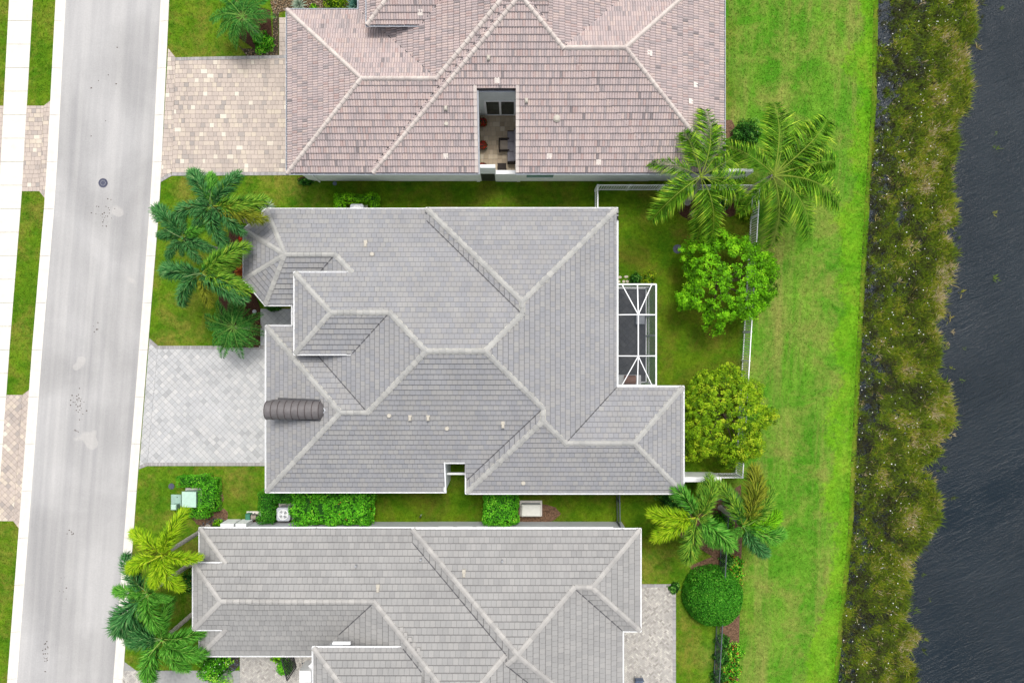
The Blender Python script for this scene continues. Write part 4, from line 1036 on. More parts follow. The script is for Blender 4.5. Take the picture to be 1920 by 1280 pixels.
fence('picket_fence', 'short white picket fence joining the grey roof corner', (fn0[0], fn0[1]-.06), (fn0[0], 7.5), FH, M['whiter'], .155, .058, group='white picket fences')
fence('picket_fence', 'long white picket fence between back lawn and lake bank', (fn1[0], fn1[1]-.06), fs1, FH, M['whiter'], .155, .058, group='white picket fences')
fence('picket_fence', 'short white picket fence beside the white garden wall stub', (fs1[0]-.06, fs1[1]), (12.95, fs1[1]), FH, M['whiter'], .155, .058, group='white picket fences')
t = thing('garden_wall', 'low white garden wall at the lower right corner of grey house', 'wall', (11.4, -8.5, 0))
mb = MB(); mb.box(9.85, 12.9, -8.62, -8.42, 0, 1.85); mb.build('wall_panel', M['wall'], t); mb = MB(); mb.box(9.85, 12.94, -8.68, -8.37, 1.852, 1.95, ch=.01); mb.build('coping', M['whiter'], t)
fence('metal_fence', 'dark metal fence crossing the narrow lawn between the grey houses', (6.72, -8.6), (6.78, -11.6), 1.4, M['fencegrey'], .12, .022, 1.5, 'dark metal fences')
fence('metal_fence', 'dark metal fence running through the flowering shrubs by the bank', (13.62, -10.2), (12.75, -26), 1.35, M['fencegrey'], .12, .022, 2.2, 'dark metal fences')
fence('metal_fence', 'short dark metal fence behind the white garden wall', (12.7, -9.9), (13.62, -9.9), 1.35, M['fencegrey'], .12, .022, 2.2, 'dark metal fences')

# ------------------------------------------------------------------ street and garden fixtures
x, y = G(193, 343); t = thing('manhole_cover', 'round iron manhole cover in the road', 'manhole', (x, y, -.02))
mb = MB(); mb.lathe([(.30, -.03), (.30, -.008), (.27, -.008), (.26, -.014), (.25, -.014)], x, y, 28); mb.build('rim', M['iron'], t)
mb = MB(); mb.lathe([(.235, -.02), (.235, -.006), (.18, -.006), (.175, -.011), (.13, -.011), (.125, -.005), (.06, -.005)], x, y, 28); mb.build('lid', M['iron'], t)
for k in range(12):
    a_ = k*math.pi/6; mb = MB(); mb.bar((x+.135*math.cos(a_), y+.135*math.sin(a_), -.007), (x+.17*math.cos(a_), y+.17*math.sin(a_), -.007), .03, .012); mb.build('rib', M['metal'], t)
x, y = G(1270, 467); t = thing('drain_cover', 'round dark blue drain grate in the back lawn', 'drain', (x, y, .03))
mb = MB(); mb.lathe([(.29, .02), (.29, .05), (.24, .06), (.10, .05)], x, y, 24); mb.build('grate', M['iron'], t); mb = MB(); mb.lathe([(.07, .05), (.06, .065), (.03, .066)], x, y, 12); mb.build('knob', M['dark'], t)
x, y = G(628, 344.5); t = thing('cleanout_lid', 'small blue round lid beside the pink house wall', 'lid', (x, y, .03))
mb = MB(); mb.lathe([(.13, .02), (.13, .07), (.10, .085)], x, y, 16); mb.build('cap', M['bluelid'], t)
def condenser(px, py, label, half=.43):
    x, y = G(px, py, .8); t = thing('air_conditioner', label, 'air conditioner', (x, y, 0), 'air conditioner units')
    mb = MB(); mb.box(x-half-.1, x+half+.1, y-half-.1, y+half+.1, .0, .09); mb.build('pad', M['concrete'], t)
    c = .09; h_ = half; oc = [(x-h_+c, y-h_), (x+h_-c, y-h_), (x+h_, y-h_+c), (x+h_, y+h_-c), (x+h_-c, y+h_), (x-h_+c, y+h_), (x-h_, y+h_-c), (x-h_, y-h_+c)]
    mb = MB(); mb.prism(oc, .09, .80, ch=.02); mb.build('cabinet', M['greybox'], t)
    mb = MB(); mb.lathe([(.34, .79), (.345, .83), (.32, .835), (.31, .812), (.30, .806)], x, y, 28); mb.build('fan_ring', M['white'], t)
    mb = MB(); mb.lathe([(.305, .803), (.30, .8035)], x, y, 28); mb.build('fan_well', M['dark'], t)
    for k in range(4):
        a_ = k*math.pi/2 + .5; mb = MB(); p = [(x+math.cos(a_+da)*r, y+math.sin(a_+da)*r, z) for r, da, z in ((.07, -.3, .812), (.28, -.15, .815), (.28, .55, .83), (.07, .5, .822))]; mb.add(p, [(0,1,2,3)]); mb.build('fan_blade', M['metal'], t)
    mb = MB(); mb.lathe([(.085, .81), (.08, .85), (.05, .855)], x, y, 16); mb.build('hub', M['whiter'], t)
    for r in (.12, .17, .22, .27):
        mb = MB(); mb.tube([(x+r*math.cos(k*math.pi/12), y+r*math.sin(k*math.pi/12), .845) for k in range(25)], .004, 4, cap=False); mb.build('guard_wire', M['metal'], t)
condenser(531, 964, 'grey air conditioner with round fan grille among hedges')
condenser(669, 395, 'grey air conditioner half under the eave behind the curved hedge')
x, y = G(996, 957, .7); t = thing('generator', 'pale beige standby generator box on the narrow lawn', 'generator', (x, y, 0))
mb = MB(); mb.box(x-.72, x+.72, y-.5, y+.5, .0, .08); mb.build('pad', M['concrete'], t)
mb = MB(); mb.box(x-.60, x+.60, y-.36, y+.36, .08, .60, ch=.03); mb.build('housing', M['greybox'], t)
mb = MB(); mb.box(x-.62, x+.62, y-.38, y+.38, .602, .74, ch=.06); mb.build('lid', M['beige'], t)
x, y = G(354, 936, .8); t = thing('transformer_box', 'pale green utility transformer box inside the curved hedge', 'utility box', (x, y, 0))
mb = MB(); mb.box(x-.55, x+.55, y-.58, y+.58, 0, .1); mb.build('pad', M['concrete'], t)
mb = MB(); mb.box(x-.42, x+.46, y-.46, y+.46, .1, .74); mb.build('cabinet', M['greenbox'], t)
mb = MB(); mb.add([(x-.47, y-.49, .70), (x+.49, y-.49, .80), (x+.49, y+.49, .80), (x-.47, y+.49, .70), (x-.47, y-.49, .742), (x+.49, y-.49, .86), (x+.49, y+.49, .86), (x-.47, y+.49, .742)], [(3,2,1,0),(4,5,6,7),(0,1,5,4),(1,2,6,5),(2,3,7,6),(3,0,4,7)]); mb.build('lid', M['greenpale'], t)
x, y = G(329, 938, .2); t = thing('cable_vault', 'flat grey green vault lid beside the transformer box', 'vault', (x, y, 0)); mb = MB(); mb.box(x-.33, x+.33, y-.36, y+.36, .0, .14, ch=.03); mb.build('lid', M['greenbox'], t)
mb = MB(); mb.lathe([(.035, .13), (.035, .15)], x+.08, y+.2, 8); mb.build('bolt', M['dark'], t)
x, y = G(325, 951, .7); t = thing('cable_pedestal', 'small pale green cable pedestal next to the vault lid', 'pedestal', (x, y, 0)); mb = MB(); mb.box(x-.15, x+.15, y-.15, y+.15, .0, .62, ch=.02); mb.build('post', M['greenbox'], t); mb = MB(); mb.box(x-.17, x+.17, y-.17, y+.17, .6, .72, ch=.05); mb.build('cap', M['greenpale'], t)
x, y = G(322, 911); t = thing('valve_box', 'small dark valve cover in the lawn near the curved hedge', 'valve cover', (x, y, .03)); mb = MB(); mb.lathe([(.2, .02), (.19, .06), (.1, .05)], x, y, 14); mb.build('lid', M['iron'], t)
x, y = G(472, 970, .5); t = thing('irrigation_pump', 'green and grey pump unit by the hedge near bottom house', 'pump', (x, y, 0))
mb = MB(); mb.box(x-.42, x-.12, y-.22, y+.22, 0, .5, ch=.03); mb.build('tank', M['greendark'], t); mb = MB(); mb.tube([(x-.08, y, .3), (x+.35, y, .3)], .17, 12); mb.build('motor', M['taupe'], t); mb = MB(); mb.tube([(x+.05, y+.18, .1), (x+.05, y+.2, .5), (x+.3, y+.2, .5), (x+.3, y-.3, .5)], .035, 6); mb.build('pipe', M['dark'], t); mb = MB(); mb.box(x-.5, x+.5, y-.3, y+.3, 0, .05); mb.build('pad', M['concrete'], t)
for i, (pa, pb) in enumerate((((420, 985), (455, 975)), ((448, 985), (478, 978)))):
    a_, b_ = G(*pa, 0.6), G(*pb, 0.6); t = thing('meter_cabinet', ('left' if i == 0 else 'right') + ' white meter cabinet on the bottom house side wall', 'cabinet', (a_[0], a_[1], 0)); mb = MB(); mb.box(a_[0]+.1, b_[0]-.25, -11.64, -11.40, .3, 1.4, ch=.01); mb.build('box', M['white'], t)
x, y = G(477, 584, .4); t = thing('garden_light', 'small blue white garden lamp on the dark mulch by the entry path', 'garden light', (x, y, 0)); mb = MB(); mb.tube([(x, y, .03), (x, y, .4)], .03, 8); mb.build('post', M['dark'], t); mb = MB(); mb.lathe([(.13, .38), (.11, .46), (.05, .5)], x, y, 14); mb.build('shade', M['greybox'], t)
x, y = G(375, 377, 2.6); t = thing('lamp_post', 'white globe lamp post among the palms near the road', 'lamp post', (x, y, 0)); mb = MB(); mb.tube([(x, y, 0), (x, y, 2.5)], .05, 8); mb.build('post', M['metal'], t); mb = MB(); mb.lathe([(.08, 2.45), (.17, 2.52), (.19, 2.65), (.13, 2.8), (.04, 2.84)], x, y, 14); mb.build('globe', M['whiter'], t)
x, y = G(788, 968, .5); t = thing('sprinkler_riser', 'small white riser pipe standing in the narrow lawn', 'pipe', (x, y, 0)); mb = MB(); mb.tube([(x, y, 0), (x, y, .5)], .03, 8); mb.build('riser', M['whiter'], t); mb = MB(); mb.lathe([(.05, .48), (.05, .56), (.03, .58)], x, y, 10); mb.build('head', M['dark'], t)
x, y = G(1200, 1274, .8); t = thing('patio_chair', 'blue patio chair partly cut off by the bottom edge', 'chair', (x, y-.3, 0))
mb = MB(); mb.box(x-.25, x+.25, y-.6, y-.1, .4, .46, ch=.02); mb.build('seat', M['bluelid'], t); mb = MB(); mb.box(x-.25, x+.25, y-.1, y-.04, .46, .9, ch=.02); mb.build('backrest', M['bluelid'], t)
for sx in (-1, 1):
    for sy in (-.55, -.1): mb = MB(); mb.box(x+sx*.22-.02, x+sx*.22+.02, y+sy-.02, y+sy+.02, .05, .4); mb.build('leg', M['metal'], t)
# flagstones at the porch corner
i = 0
for px, py, w_, h_ in ((1162, 520, .28, .17), (1174, 519, .3, .16), (1160, 528, .2, .16), (1169, 528, .22, .2), (1176, 528, .22, .2)):
    x, y = G(px, py); pts = [(x + w_*rnd.uniform(.4, .55)*math.cos(a_), y + h_*rnd.uniform(.45, .6)*math.sin(a_)) for a_ in [k*math.pi/4 + .3 for k in range(8)]]
    t = MB(); t.prism(pts, .02, .08 + .004*i, ch=.015); tag(t.build('flagstone', M['stone']), 'rough tan flagstone by the screened porch, ' + ['upper left one', 'upper right one', 'lower left one', 'lower middle one', 'lower right one'][i], 'flagstone', 'flagstones by the porch'); i += 1

# ------------------------------------------------------------------ planting beds
def bed(name, pts, mat, z=.06, res=3):
    poly = ccw([G(*p) for p in pts]); NOGRASS.append(poly); mb = MB(); n = len(poly); cx = sum(p[0] for p in poly)/n; cy = sum(p[1] for p in poly)/n
    mb.v = [(x, y, .025) for x, y in poly] + [(cx+(x-cx)*.9, cy+(y-cy)*.9, z) for x, y in poly]
    mb.f = [tuple(range(n, 2*n))] + [(k, (k+1) % n, n+(k+1) % n, n+k) for k in range(n)]; mb.t = [.5]*(n+1)
    return mb.build(name, mat, kind='structure')
def ring(cx, cy, rx, ry, n=28, wob=.06, sd_=1):
    q = random.Random(sd_); return [(cx + rx*math.cos(2*math.pi*k/n)*(1+q.uniform(-wob, wob)), cy + ry*math.sin(2*math.pi*k/n)*(1+q.uniform(-wob, wob))) for k in range(n)]
bed('mulch_bed', ring(1295, 386, 27, 26), M['mulch']); bed('mulch_bed_fence', ring(1370, 378, 36, 28, sd_=4), M['mulch'])
bed('mulch_bed_front', [(436, 415), (470, 425), (475, 540), (490, 580), (489, 660), (415, 661), (410, 560), (420, 470)], M['mulch'], .08)
bed('mulch_bed_palm', [(440, 0), (508, 20), (512, 92), (475, 92), (445, 70)], M['mulch'], .08)
bed('mulch_bed_utility', ring(385, 935, 34, 47, sd_=2), M['mulch_tan'], .07)
bed('mulch_bed_low', ring(395, 968, 34, 22, sd_=3), M['mulch_tan'], .055)
bed('mulch_bed_generator', ring(1005, 962, 46, 19, sd_=6), M['mulch_tan'], .05)
bed('mulch_bed_side', [(465, 965), (700, 965), (700, 990), (465, 990)], M['mulch'], .05)
bed('mulch_bed_bank', [(1250, 985), (1390, 905), (1392, 1010), (1388, 1100), (1385, 1290), (1338, 1290), (1350, 1200), (1355, 1070), (1310, 1080), (1290, 1060), (1340, 1040)], M['mulch_tan'], .06)
bed('mulch_bed_house', [(1357, 225), (1372, 225), (1384, 250), (1360, 262)], M['mulch_tan'], .05)
bed('mulch_bed_entry', ring(575, 338, 18, 7, sd_=8), M['mulch'], .05)
def gravel(name, label, polys, n, size, mat, seed):
    rs = np.random.default_rng(seed); Vs = []; Fs = []; Ts = []; c = 0
    octv = np.array([(1,0,0),(0,1,0),(-1,0,0),(0,-1,0),(0,0,1),(0,0,-1)], float); octf = np.array([(0,1,4),(1,2,4),(2,3,4),(3,0,4),(1,0,5),(2,1,5),(3,2,5),(0,3,5)])
    mb = MB()
    for poly in polys:
        poly = ccw([G(*p) for p in poly]); NOGRASS.append(poly); mb.prism(poly, .0, .045); xs = [p[0] for p in poly]; ys_ = [p[1] for p in poly]
        A = abs(area(poly)); k = int(n*A*2.2); P = np.stack([rs.uniform(min(xs), max(xs), k), rs.uniform(min(ys_), max(ys_), k)], 1); P = P[inside(P, poly)]
        for x, y in P:
            s_ = size*rs.uniform(.6, 1.4); o = octv*np.array([s_*rs.uniform(.7, 1.2), s_*rs.uniform(.7, 1.2), s_*.6]); a_ = rs.uniform(0, 3)
            o = o @ np.array([[math.cos(a_), math.sin(a_), 0], [-math.sin(a_), math.cos(a_), 0], [0, 0, 1]])
            Vs.append(o + (x, y, .05 + rs.uniform(0, .02))); Fs.append(octf + 6*c); Ts.append(np.full(8, np.clip(rs.normal(.5, .25), 0, 1))); c += 1
    o = np_obj(name, np.concatenate(Vs), np.concatenate(Fs), np.concatenate(Ts), mat, kind='stuff'); tag(o, label)
    b = mb.build('gravel_base', M['soil'], o)
gravel('river_pebbles', 'brown river pebbles edging the bed by the tan driveway', [[(447, 85), (455, 92), (512, 92), (512, 20), (523, 22), (523, 104), (463, 106)], [(507, 3), (540, -8), (690, -8), (690, 21), (540, 21), (523, 24), (511, 20)]], 190, .038, M['pebble'], 3)
gravel('dark_gravel', 'dark grey gravel patch at the upper left corner of bottom house', [[(372, 989), (383, 976), (400, 969), (418, 970), (434, 982), (436, 990)]], 200, .035, M['lavarock'], 4)
gravel('dark_gravel', 'dark gravel patch under the white flowering shrub near the brick drive', [[(425, 1230), (448, 1230), (450, 1245), (440, 1256), (425, 1258)], [(566, 1240), (592, 1240), (592, 1254), (566, 1254)]], 200, .035, M['lavarock'], 5)

# ------------------------------------------------------------------ palms
def frond_arrays(kind, rs):
    """unit frond along +x, horizontal reach 1; tint 1 = midrib"""
    lat = rs.uniform(-.16, .16); V = []; F = []; T = []
    if kind == 'fox': rise, drop = rs.uniform(.30, .60), rs.uniform(.55, .95)
    elif kind == 'coco': rise, drop = rs.uniform(.25, .55), rs.uniform(.6, 1.0)
    else: rise, drop = rs.uniform(.35, .7), rs.uniform(.7, 1.1)
    def C(s): return np.array([s - .06*s*s*s, lat*s*s, rise*s - drop*s*s])
    def Tn(s): d = C(s+.01) - C(s-.01); return d/np.linalg.norm(d)
    def tri(a, b, c, t):
        k = len(V); V.extend([a, b, c]); F.append((k, k+1, k+2)); T.append(t)
    prev = None                               # midrib, three-sided
    for k in range(11):
        s = k/10; c = C(s); t = Tn(s); sd_ = np.cross(t, (0, 0, 1)); sd_ /= np.linalg.norm(sd_); up = np.cross(sd_, t); w_ = (.0075 if kind == 'coco' else .009)*(1-.85*s)
        ringp = [c - sd_*w_, c + sd_*w_, c + up*w_*1.2]
        if prev is not None:
            for q in range(3):
                a, b = prev[q], prev[(q+1) % 3]; c2, d2 = ringp[(q+1) % 3], ringp[q]
                tri(a, b, c2, .93 if kind != 'coco' else 1.0); tri(a, c2, d2, .93 if kind != 'coco' else 1.0)
        prev = ringp
    n = {'fox': 620, 'coco': 240, 'date': 150}[kind]
    for k in range(n):
        s = (.10 if kind == 'fox' else .16) + (.90 if kind == 'fox' else .84)*(k+rs.random())/n; s = min(s, 1.0)
        c = C(s); t = Tn(s); sd_ = np.cross(t, (0, 0, 1)); sd_ /= np.linalg.norm(sd_); up = np.cross(sd_, t)
        if kind == 'fox':
            ph = rs.uniform(0, 2*np.pi); rad = sd_*np.cos(ph) + up*np.sin(ph); ln = .31*(math.sin(math.pi*min(1, .18+s*.72))**.6)*rs.uniform(.75, 1.1)
            d = rad*.80 + t*rs.uniform(.35, .75) - np.array([0, 0, .12]); w_ = .0165
            tt = .34 + .30*np.sin(ph) + rs.normal(0, .15)  # upper leaflets tinted lighter, a highlight painted into the frond
        else:
            sg = 1 if k % 2 else -1; ln = {'coco': .30, 'date': .22}[kind]*(math.sin(math.pi*min(1, .12+s*.80))**.7)*rs.uniform(.8, 1.1)
            d = sd_*sg + t*rs.uniform(.45, .95) + up*rs.uniform(-.1, .25) - np.array([0, 0, rs.uniform(.1, 1.3) if kind == 'coco' else rs.uniform(.0, .6)]); w_ = .0125 if kind == 'coco' else .012
            tt = .45 + rs.normal(0, .24)
        d /= np.linalg.norm(d); e = np.cross(d, rs.normal(0, 1, 3)*.5 + np.array([0, 0, 1.0]) if abs(d[2]) < .9 else np.array([1., 0, 0])); e = np.cross(d, np.cross(e, d)) if False else e; e /= np.linalg.norm(e)+1e-9
        mid = c + d*ln*.55; tip = c + d*ln - np.array([0, 0, ln*.18]); tt = float(np.clip(tt, .02, .88))
        tri(c, mid - e*w_*.5, mid + e*w_*.5, max(0, tt-.16)); tri(mid - e*w_*.5, tip, mid + e*w_*.5, min(.9, tt+.12))  # base darker, tip lighter: shade between leaflets put into the tint
    return np.array(V), np.array(F), np.array(T)
_fr = {}
def frond_mesh(kind, mat, v):
    k = (kind, mat.name, v)
    if k not in _fr: _fr[k] = np_mesh('frond', *frond_arrays(kind, np.random.default_rng(100 + v*7 + len(kind))), mat)
    return _fr[k]
def palm(label, kind, cx, cy, h, tips, mat, group, r0=.14, lean=(0, 0), extra=0, mats=None, reach=1.06):
    x, y = G(cx, cy, h); bx, by = x + lean[0], y + lean[1]; q = random.Random(int(cx*7 + cy))
    t = thing('palm_tree', label, 'palm tree', (bx, by, 0), group)
    tr = MB(); pts = [(bx + (x-bx)*k**1.6, by + (y-by)*k**1.6, .0 + (h-.15)*k) for k in np.linspace(0, 1, 15)]
    tr.tube(pts, [r0*(1.5 if k == 0 else 1.0 - .25*k/14 + (.06 if k % 2 else 0)) for k in range(15)], 10, .4); tr.build('trunk', M['trunk'], t, smooth=True)
    if kind == 'fox':
        cs = MB(); cs.tube([(x, y, h-.75), (x, y, h-.35), (x, y, h+.08)], [r0*1.0, r0*1.05, r0*.45], 10, .8); cs.build('crown_shaft', mat, t, smooth=True)
    tl = list(tips)
    if kind == 'fox': tl += [(cx + 26*math.cos(k*2.2+cx), cy + 30*math.sin(k*2.2+cx)) for k in range(5)]
    for k in range(extra): a = q.uniform(0, 6.28); d = q.uniform(.55, .95)*np.mean([math.hypot(p[0]-cx, p[1]-cy) for p in tips]); tl.append((cx + d*math.cos(a), cy + d*math.sin(a)))
    for i, p in enumerate(tl):
        D0 = math.hypot(p[0]-cx, p[1]-cy)/PX; ht = h - .22*D0; tx, ty = G(p[0], p[1], ht); D = math.hypot(tx-x, ty-y)*reach
        mm = mats[i] if mats and i < len(mats) and mats[i] else mat
        o = bpy.data.objects.new('frond', frond_mesh(kind, mm, q.randint(0, 4))); link(o, t); o.location = (x + .04*(tx-x)/max(D, .1), y + .04*(ty-y)/max(D, .1), h - q.uniform(-.05, .12)); o.scale = (D, D, D*q.uniform(.75, 1.1))
        o.rotation_euler = (q.uniform(-.3, .3), 0, math.atan2(ty-y, tx-x))
    sp = MB(); a = q.uniform(0, 6.28); sp.tube([(x, y, h-.1), (x + .25*math.cos(a), y + .25*math.sin(a), h+.5), (x + .75*math.cos(a), y + .75*math.sin(a), h+.85)], [.035, .025, .006], 5, .95); sp.build('spear_leaf', mat, t)
    return t
gold = M['frond_gold']
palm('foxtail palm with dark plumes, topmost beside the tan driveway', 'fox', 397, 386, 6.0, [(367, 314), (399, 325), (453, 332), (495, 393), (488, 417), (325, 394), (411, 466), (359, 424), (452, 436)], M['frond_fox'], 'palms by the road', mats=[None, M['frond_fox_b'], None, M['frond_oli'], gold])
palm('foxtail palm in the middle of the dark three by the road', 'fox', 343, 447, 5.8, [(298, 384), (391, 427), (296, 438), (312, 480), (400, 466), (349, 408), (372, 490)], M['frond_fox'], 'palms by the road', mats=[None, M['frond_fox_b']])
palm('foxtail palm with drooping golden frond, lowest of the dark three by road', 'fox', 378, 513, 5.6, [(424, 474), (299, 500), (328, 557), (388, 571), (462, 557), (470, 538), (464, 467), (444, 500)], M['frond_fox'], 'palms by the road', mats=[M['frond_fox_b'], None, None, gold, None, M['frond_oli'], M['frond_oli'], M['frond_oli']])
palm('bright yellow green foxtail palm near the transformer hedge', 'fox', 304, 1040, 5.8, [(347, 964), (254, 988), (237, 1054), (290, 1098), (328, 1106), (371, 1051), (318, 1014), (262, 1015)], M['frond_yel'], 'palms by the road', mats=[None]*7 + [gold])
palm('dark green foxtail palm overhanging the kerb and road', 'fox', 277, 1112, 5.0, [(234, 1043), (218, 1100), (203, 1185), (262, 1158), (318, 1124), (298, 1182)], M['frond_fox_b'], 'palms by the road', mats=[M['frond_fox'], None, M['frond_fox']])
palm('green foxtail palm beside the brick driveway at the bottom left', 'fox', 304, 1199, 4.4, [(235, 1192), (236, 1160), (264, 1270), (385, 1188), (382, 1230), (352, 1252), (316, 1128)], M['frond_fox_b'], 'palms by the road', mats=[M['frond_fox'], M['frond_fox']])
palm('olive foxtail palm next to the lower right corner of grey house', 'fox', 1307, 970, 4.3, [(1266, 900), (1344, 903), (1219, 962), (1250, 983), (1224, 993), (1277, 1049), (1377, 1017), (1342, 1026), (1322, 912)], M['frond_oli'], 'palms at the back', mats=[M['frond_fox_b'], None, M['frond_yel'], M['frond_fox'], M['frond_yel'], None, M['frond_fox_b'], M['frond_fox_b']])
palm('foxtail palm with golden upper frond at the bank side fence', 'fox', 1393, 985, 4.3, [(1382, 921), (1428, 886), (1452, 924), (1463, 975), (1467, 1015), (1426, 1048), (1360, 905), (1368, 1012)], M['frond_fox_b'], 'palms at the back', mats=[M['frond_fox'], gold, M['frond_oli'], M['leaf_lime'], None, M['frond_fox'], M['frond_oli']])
palm('coconut palm with curved trunk overlapping the pink roof corner', 'coco', 1314, 331, 5.2, [(1219, 299), (1283, 235), (1301, 258), (1340, 212), (1374, 242), (1393, 297), (1394, 346), (1412, 379), (1353, 448), (1325, 446), (1208, 402), (1266, 389), (1368, 296)], M['frond_coco'], 'palms at the back', r0=.17, lean=(.55, -.4), extra=2, reach=1.03)
palm('large coconut palm leaning over the lake bank lawn', 'coco', 1451, 329, 5.6, [(1365, 265), (1419, 283), (1462, 192), (1475, 212), (1535, 230), (1567, 237), (1548, 281), (1588, 285), (1557, 333), (1588, 356), (1540, 427), (1472, 458), (1455, 417), (1404, 368), (1392, 400)], M['frond_coco'], 'palms at the back', r0=.17, lean=(-.3, -.1), extra=2, reach=1.03)
palm('bushy date palm beside the pale grey driveway', 'date', 437, 613, 2.4, [(437 + r*math.cos(a), 613 + r*math.sin(a)) for a, r in [(k*2*math.pi/30 + .1*math.sin(k*5), 48 + 12*math.sin(k*2.3)) for k in range(30)]], M['frond_date'], 'small date palms', r0=.12, extra=12)
palm('bushy date palm in the pebble edged bed by the tan driveway', 'date', 455, 32, 2.4, [(455 + r*math.cos(a), 32 + r*math.sin(a)*.95) for a, r in [(k*2*math.pi/30 + .1*math.sin(k*5), 50 + 12*math.sin(k*1.7)) for k in range(30)]], M['frond_date'], 'small date palms', r0=.12, extra=12)

# ------------------------------------------------------------------ trees and shrubs
def tree(label, px, py, h, rx, ry, rz, mat, n_cl, leaf, seed, per=22, cl_r=.26):
    rs = np.random.default_rng(seed); x, y = G(px, py, h*.75); t = thing('broadleaf_tree', label, 'tree', (x, y, 0))
    tr = MB(); tr.tube([(x, y, 0), (x+.05, y, h*.25), (x, y+.05, h*.5)], [.16, .12, .08], 9)
    for k in range(11):
        a = k*2.4 + rs.uniform(-.3, .3); el = rs.uniform(.3, 1.2); L = rs.uniform(.7, .95); b0 = rs.uniform(.2, .5)*h
        tr.tube([(x, y, b0), (x + .5*L*rx*math.cos(a)*math.cos(el), y + .5*L*ry*math.sin(a)*math.cos(el), b0 + .35*L*rz), (x + L*rx*math.cos(a)*math.cos(el*.8), y + L*ry*math.sin(a)*math.cos(el*.8), min(h*.95, b0 + .9*L*rz*math.sin(el)+.3))], [.06, .04, .012], 6)
    tr.build('trunk', M['bark'], t)
    a = rs.uniform(0, 2*np.pi, n_cl); cz = rs.uniform(-.55, 1, n_cl); rr = rs.uniform(.55, 1.0, n_cl)**.5; sr = np.sqrt(1-np.minimum(cz**2, .98))
    lob = 1 + .34*(vnoise(np.cos(a)*2+seed, np.sin(a)*2, 1.3)-.5)*2
    C = np.stack([x + rx*sr*rr*np.cos(a)*lob, y + ry*sr*rr*np.sin(a)*lob, h - rz + rz*cz*rr], 1)
    Nn = np.stack([sr*np.cos(a), sr*np.sin(a), np.abs(cz)+.9], 1); Nn /= np.linalg.norm(Nn, axis=1)[:, None]
    Cc = np.repeat(C, per, 0); Nc = np.repeat(Nn, per, 0); m = len(Cc)
    d = rs.normal(0, 1, (m, 3)); d /= np.linalg.norm(d, axis=1)[:, None]; d[:, 2] = np.abs(d[:, 2])*.6
    P = Cc + d*cl_r*rs.uniform(.3, 1, (m, 1))*np.repeat(rs.uniform(.6, 1.25, n_cl), per)[:, None]
    V, F = leaf_arrays(P, Nc*.8 + d*.6, leaf, rs, .35, .5); T = np.clip(np.repeat(rs.normal(.52, .22, n_cl), per) + rs.normal(0, .13, m), 0, 1)
    np_obj('crown', V, F, T, mat, t); return t
tree('bright lime green tree with tufted crown against the white fence', 1367, 526, 4.2, 3.2, 2.62, 1.75, M['leaf_lime'], 640, .145, 5, 36, .27)
tree('yellow green airy tree beside the grey house lower wing', 1369, 783, 4.2, 2.75, 2.75, 1.75, M['leaf_yel'], 1300, .12, 6, 26, .24)
def shrub(label, px, py, r, h, n, leaf, mat, name='shrub', z0=0.0, group=None, ry=None, flowers=None, core=True, seed=1, lump=.0):
    x, y = G(px, py, h*.6); t = thing(name, label, name.replace('_', ' '), (x, y, 0), group); ry = ry or r; rs = np.random.default_rng(seed + int(px))
    n = int(n*2.0)
    if core:
        q_ = .82 if lump < .2 else .62
        c = MB(); c.lathe([(r*.75*q_, z0+.03), (r*q_, z0+h*.35*q_), (r*.9*q_, z0+h*.6*q_), (r*.6*q_, z0+h*.88*q_), (r*.12*q_, z0+h*.98*q_)], 0, 0, 16, .25); c.v = [(x+vx, y+vy*ry/r, vz) for vx, vy, vz in c.v]; c.build('twigs', M['leaf_dark'], t)
    a = rs.uniform(0, 2*np.pi, n); ph = rs.random(n)**.62*np.pi/2; Nn = np.stack([np.sin(ph)*np.cos(a), np.sin(ph)*np.sin(a), np.cos(ph)], 1)
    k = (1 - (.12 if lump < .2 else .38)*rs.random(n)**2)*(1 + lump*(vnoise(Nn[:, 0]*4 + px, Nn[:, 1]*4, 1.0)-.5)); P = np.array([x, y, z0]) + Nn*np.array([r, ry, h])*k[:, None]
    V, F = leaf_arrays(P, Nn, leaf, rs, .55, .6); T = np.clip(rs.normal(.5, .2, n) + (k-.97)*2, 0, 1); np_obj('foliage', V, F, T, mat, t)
    if flowers:
        fm, fn, fs = flowers; i = rs.integers(0, n, fn); V, F = leaf_arrays(P[i] + Nn[i]*.05, Nn[i], fs, rs, .3, .95); np_obj('flowers', V, F, rs.random(fn), fm, t)
    return t
shrub('large round clipped shrub on the bank side bed', 1344, 1126, 1.95, 2.3, 11000, .085, M['leaf_round'], lump=.08)
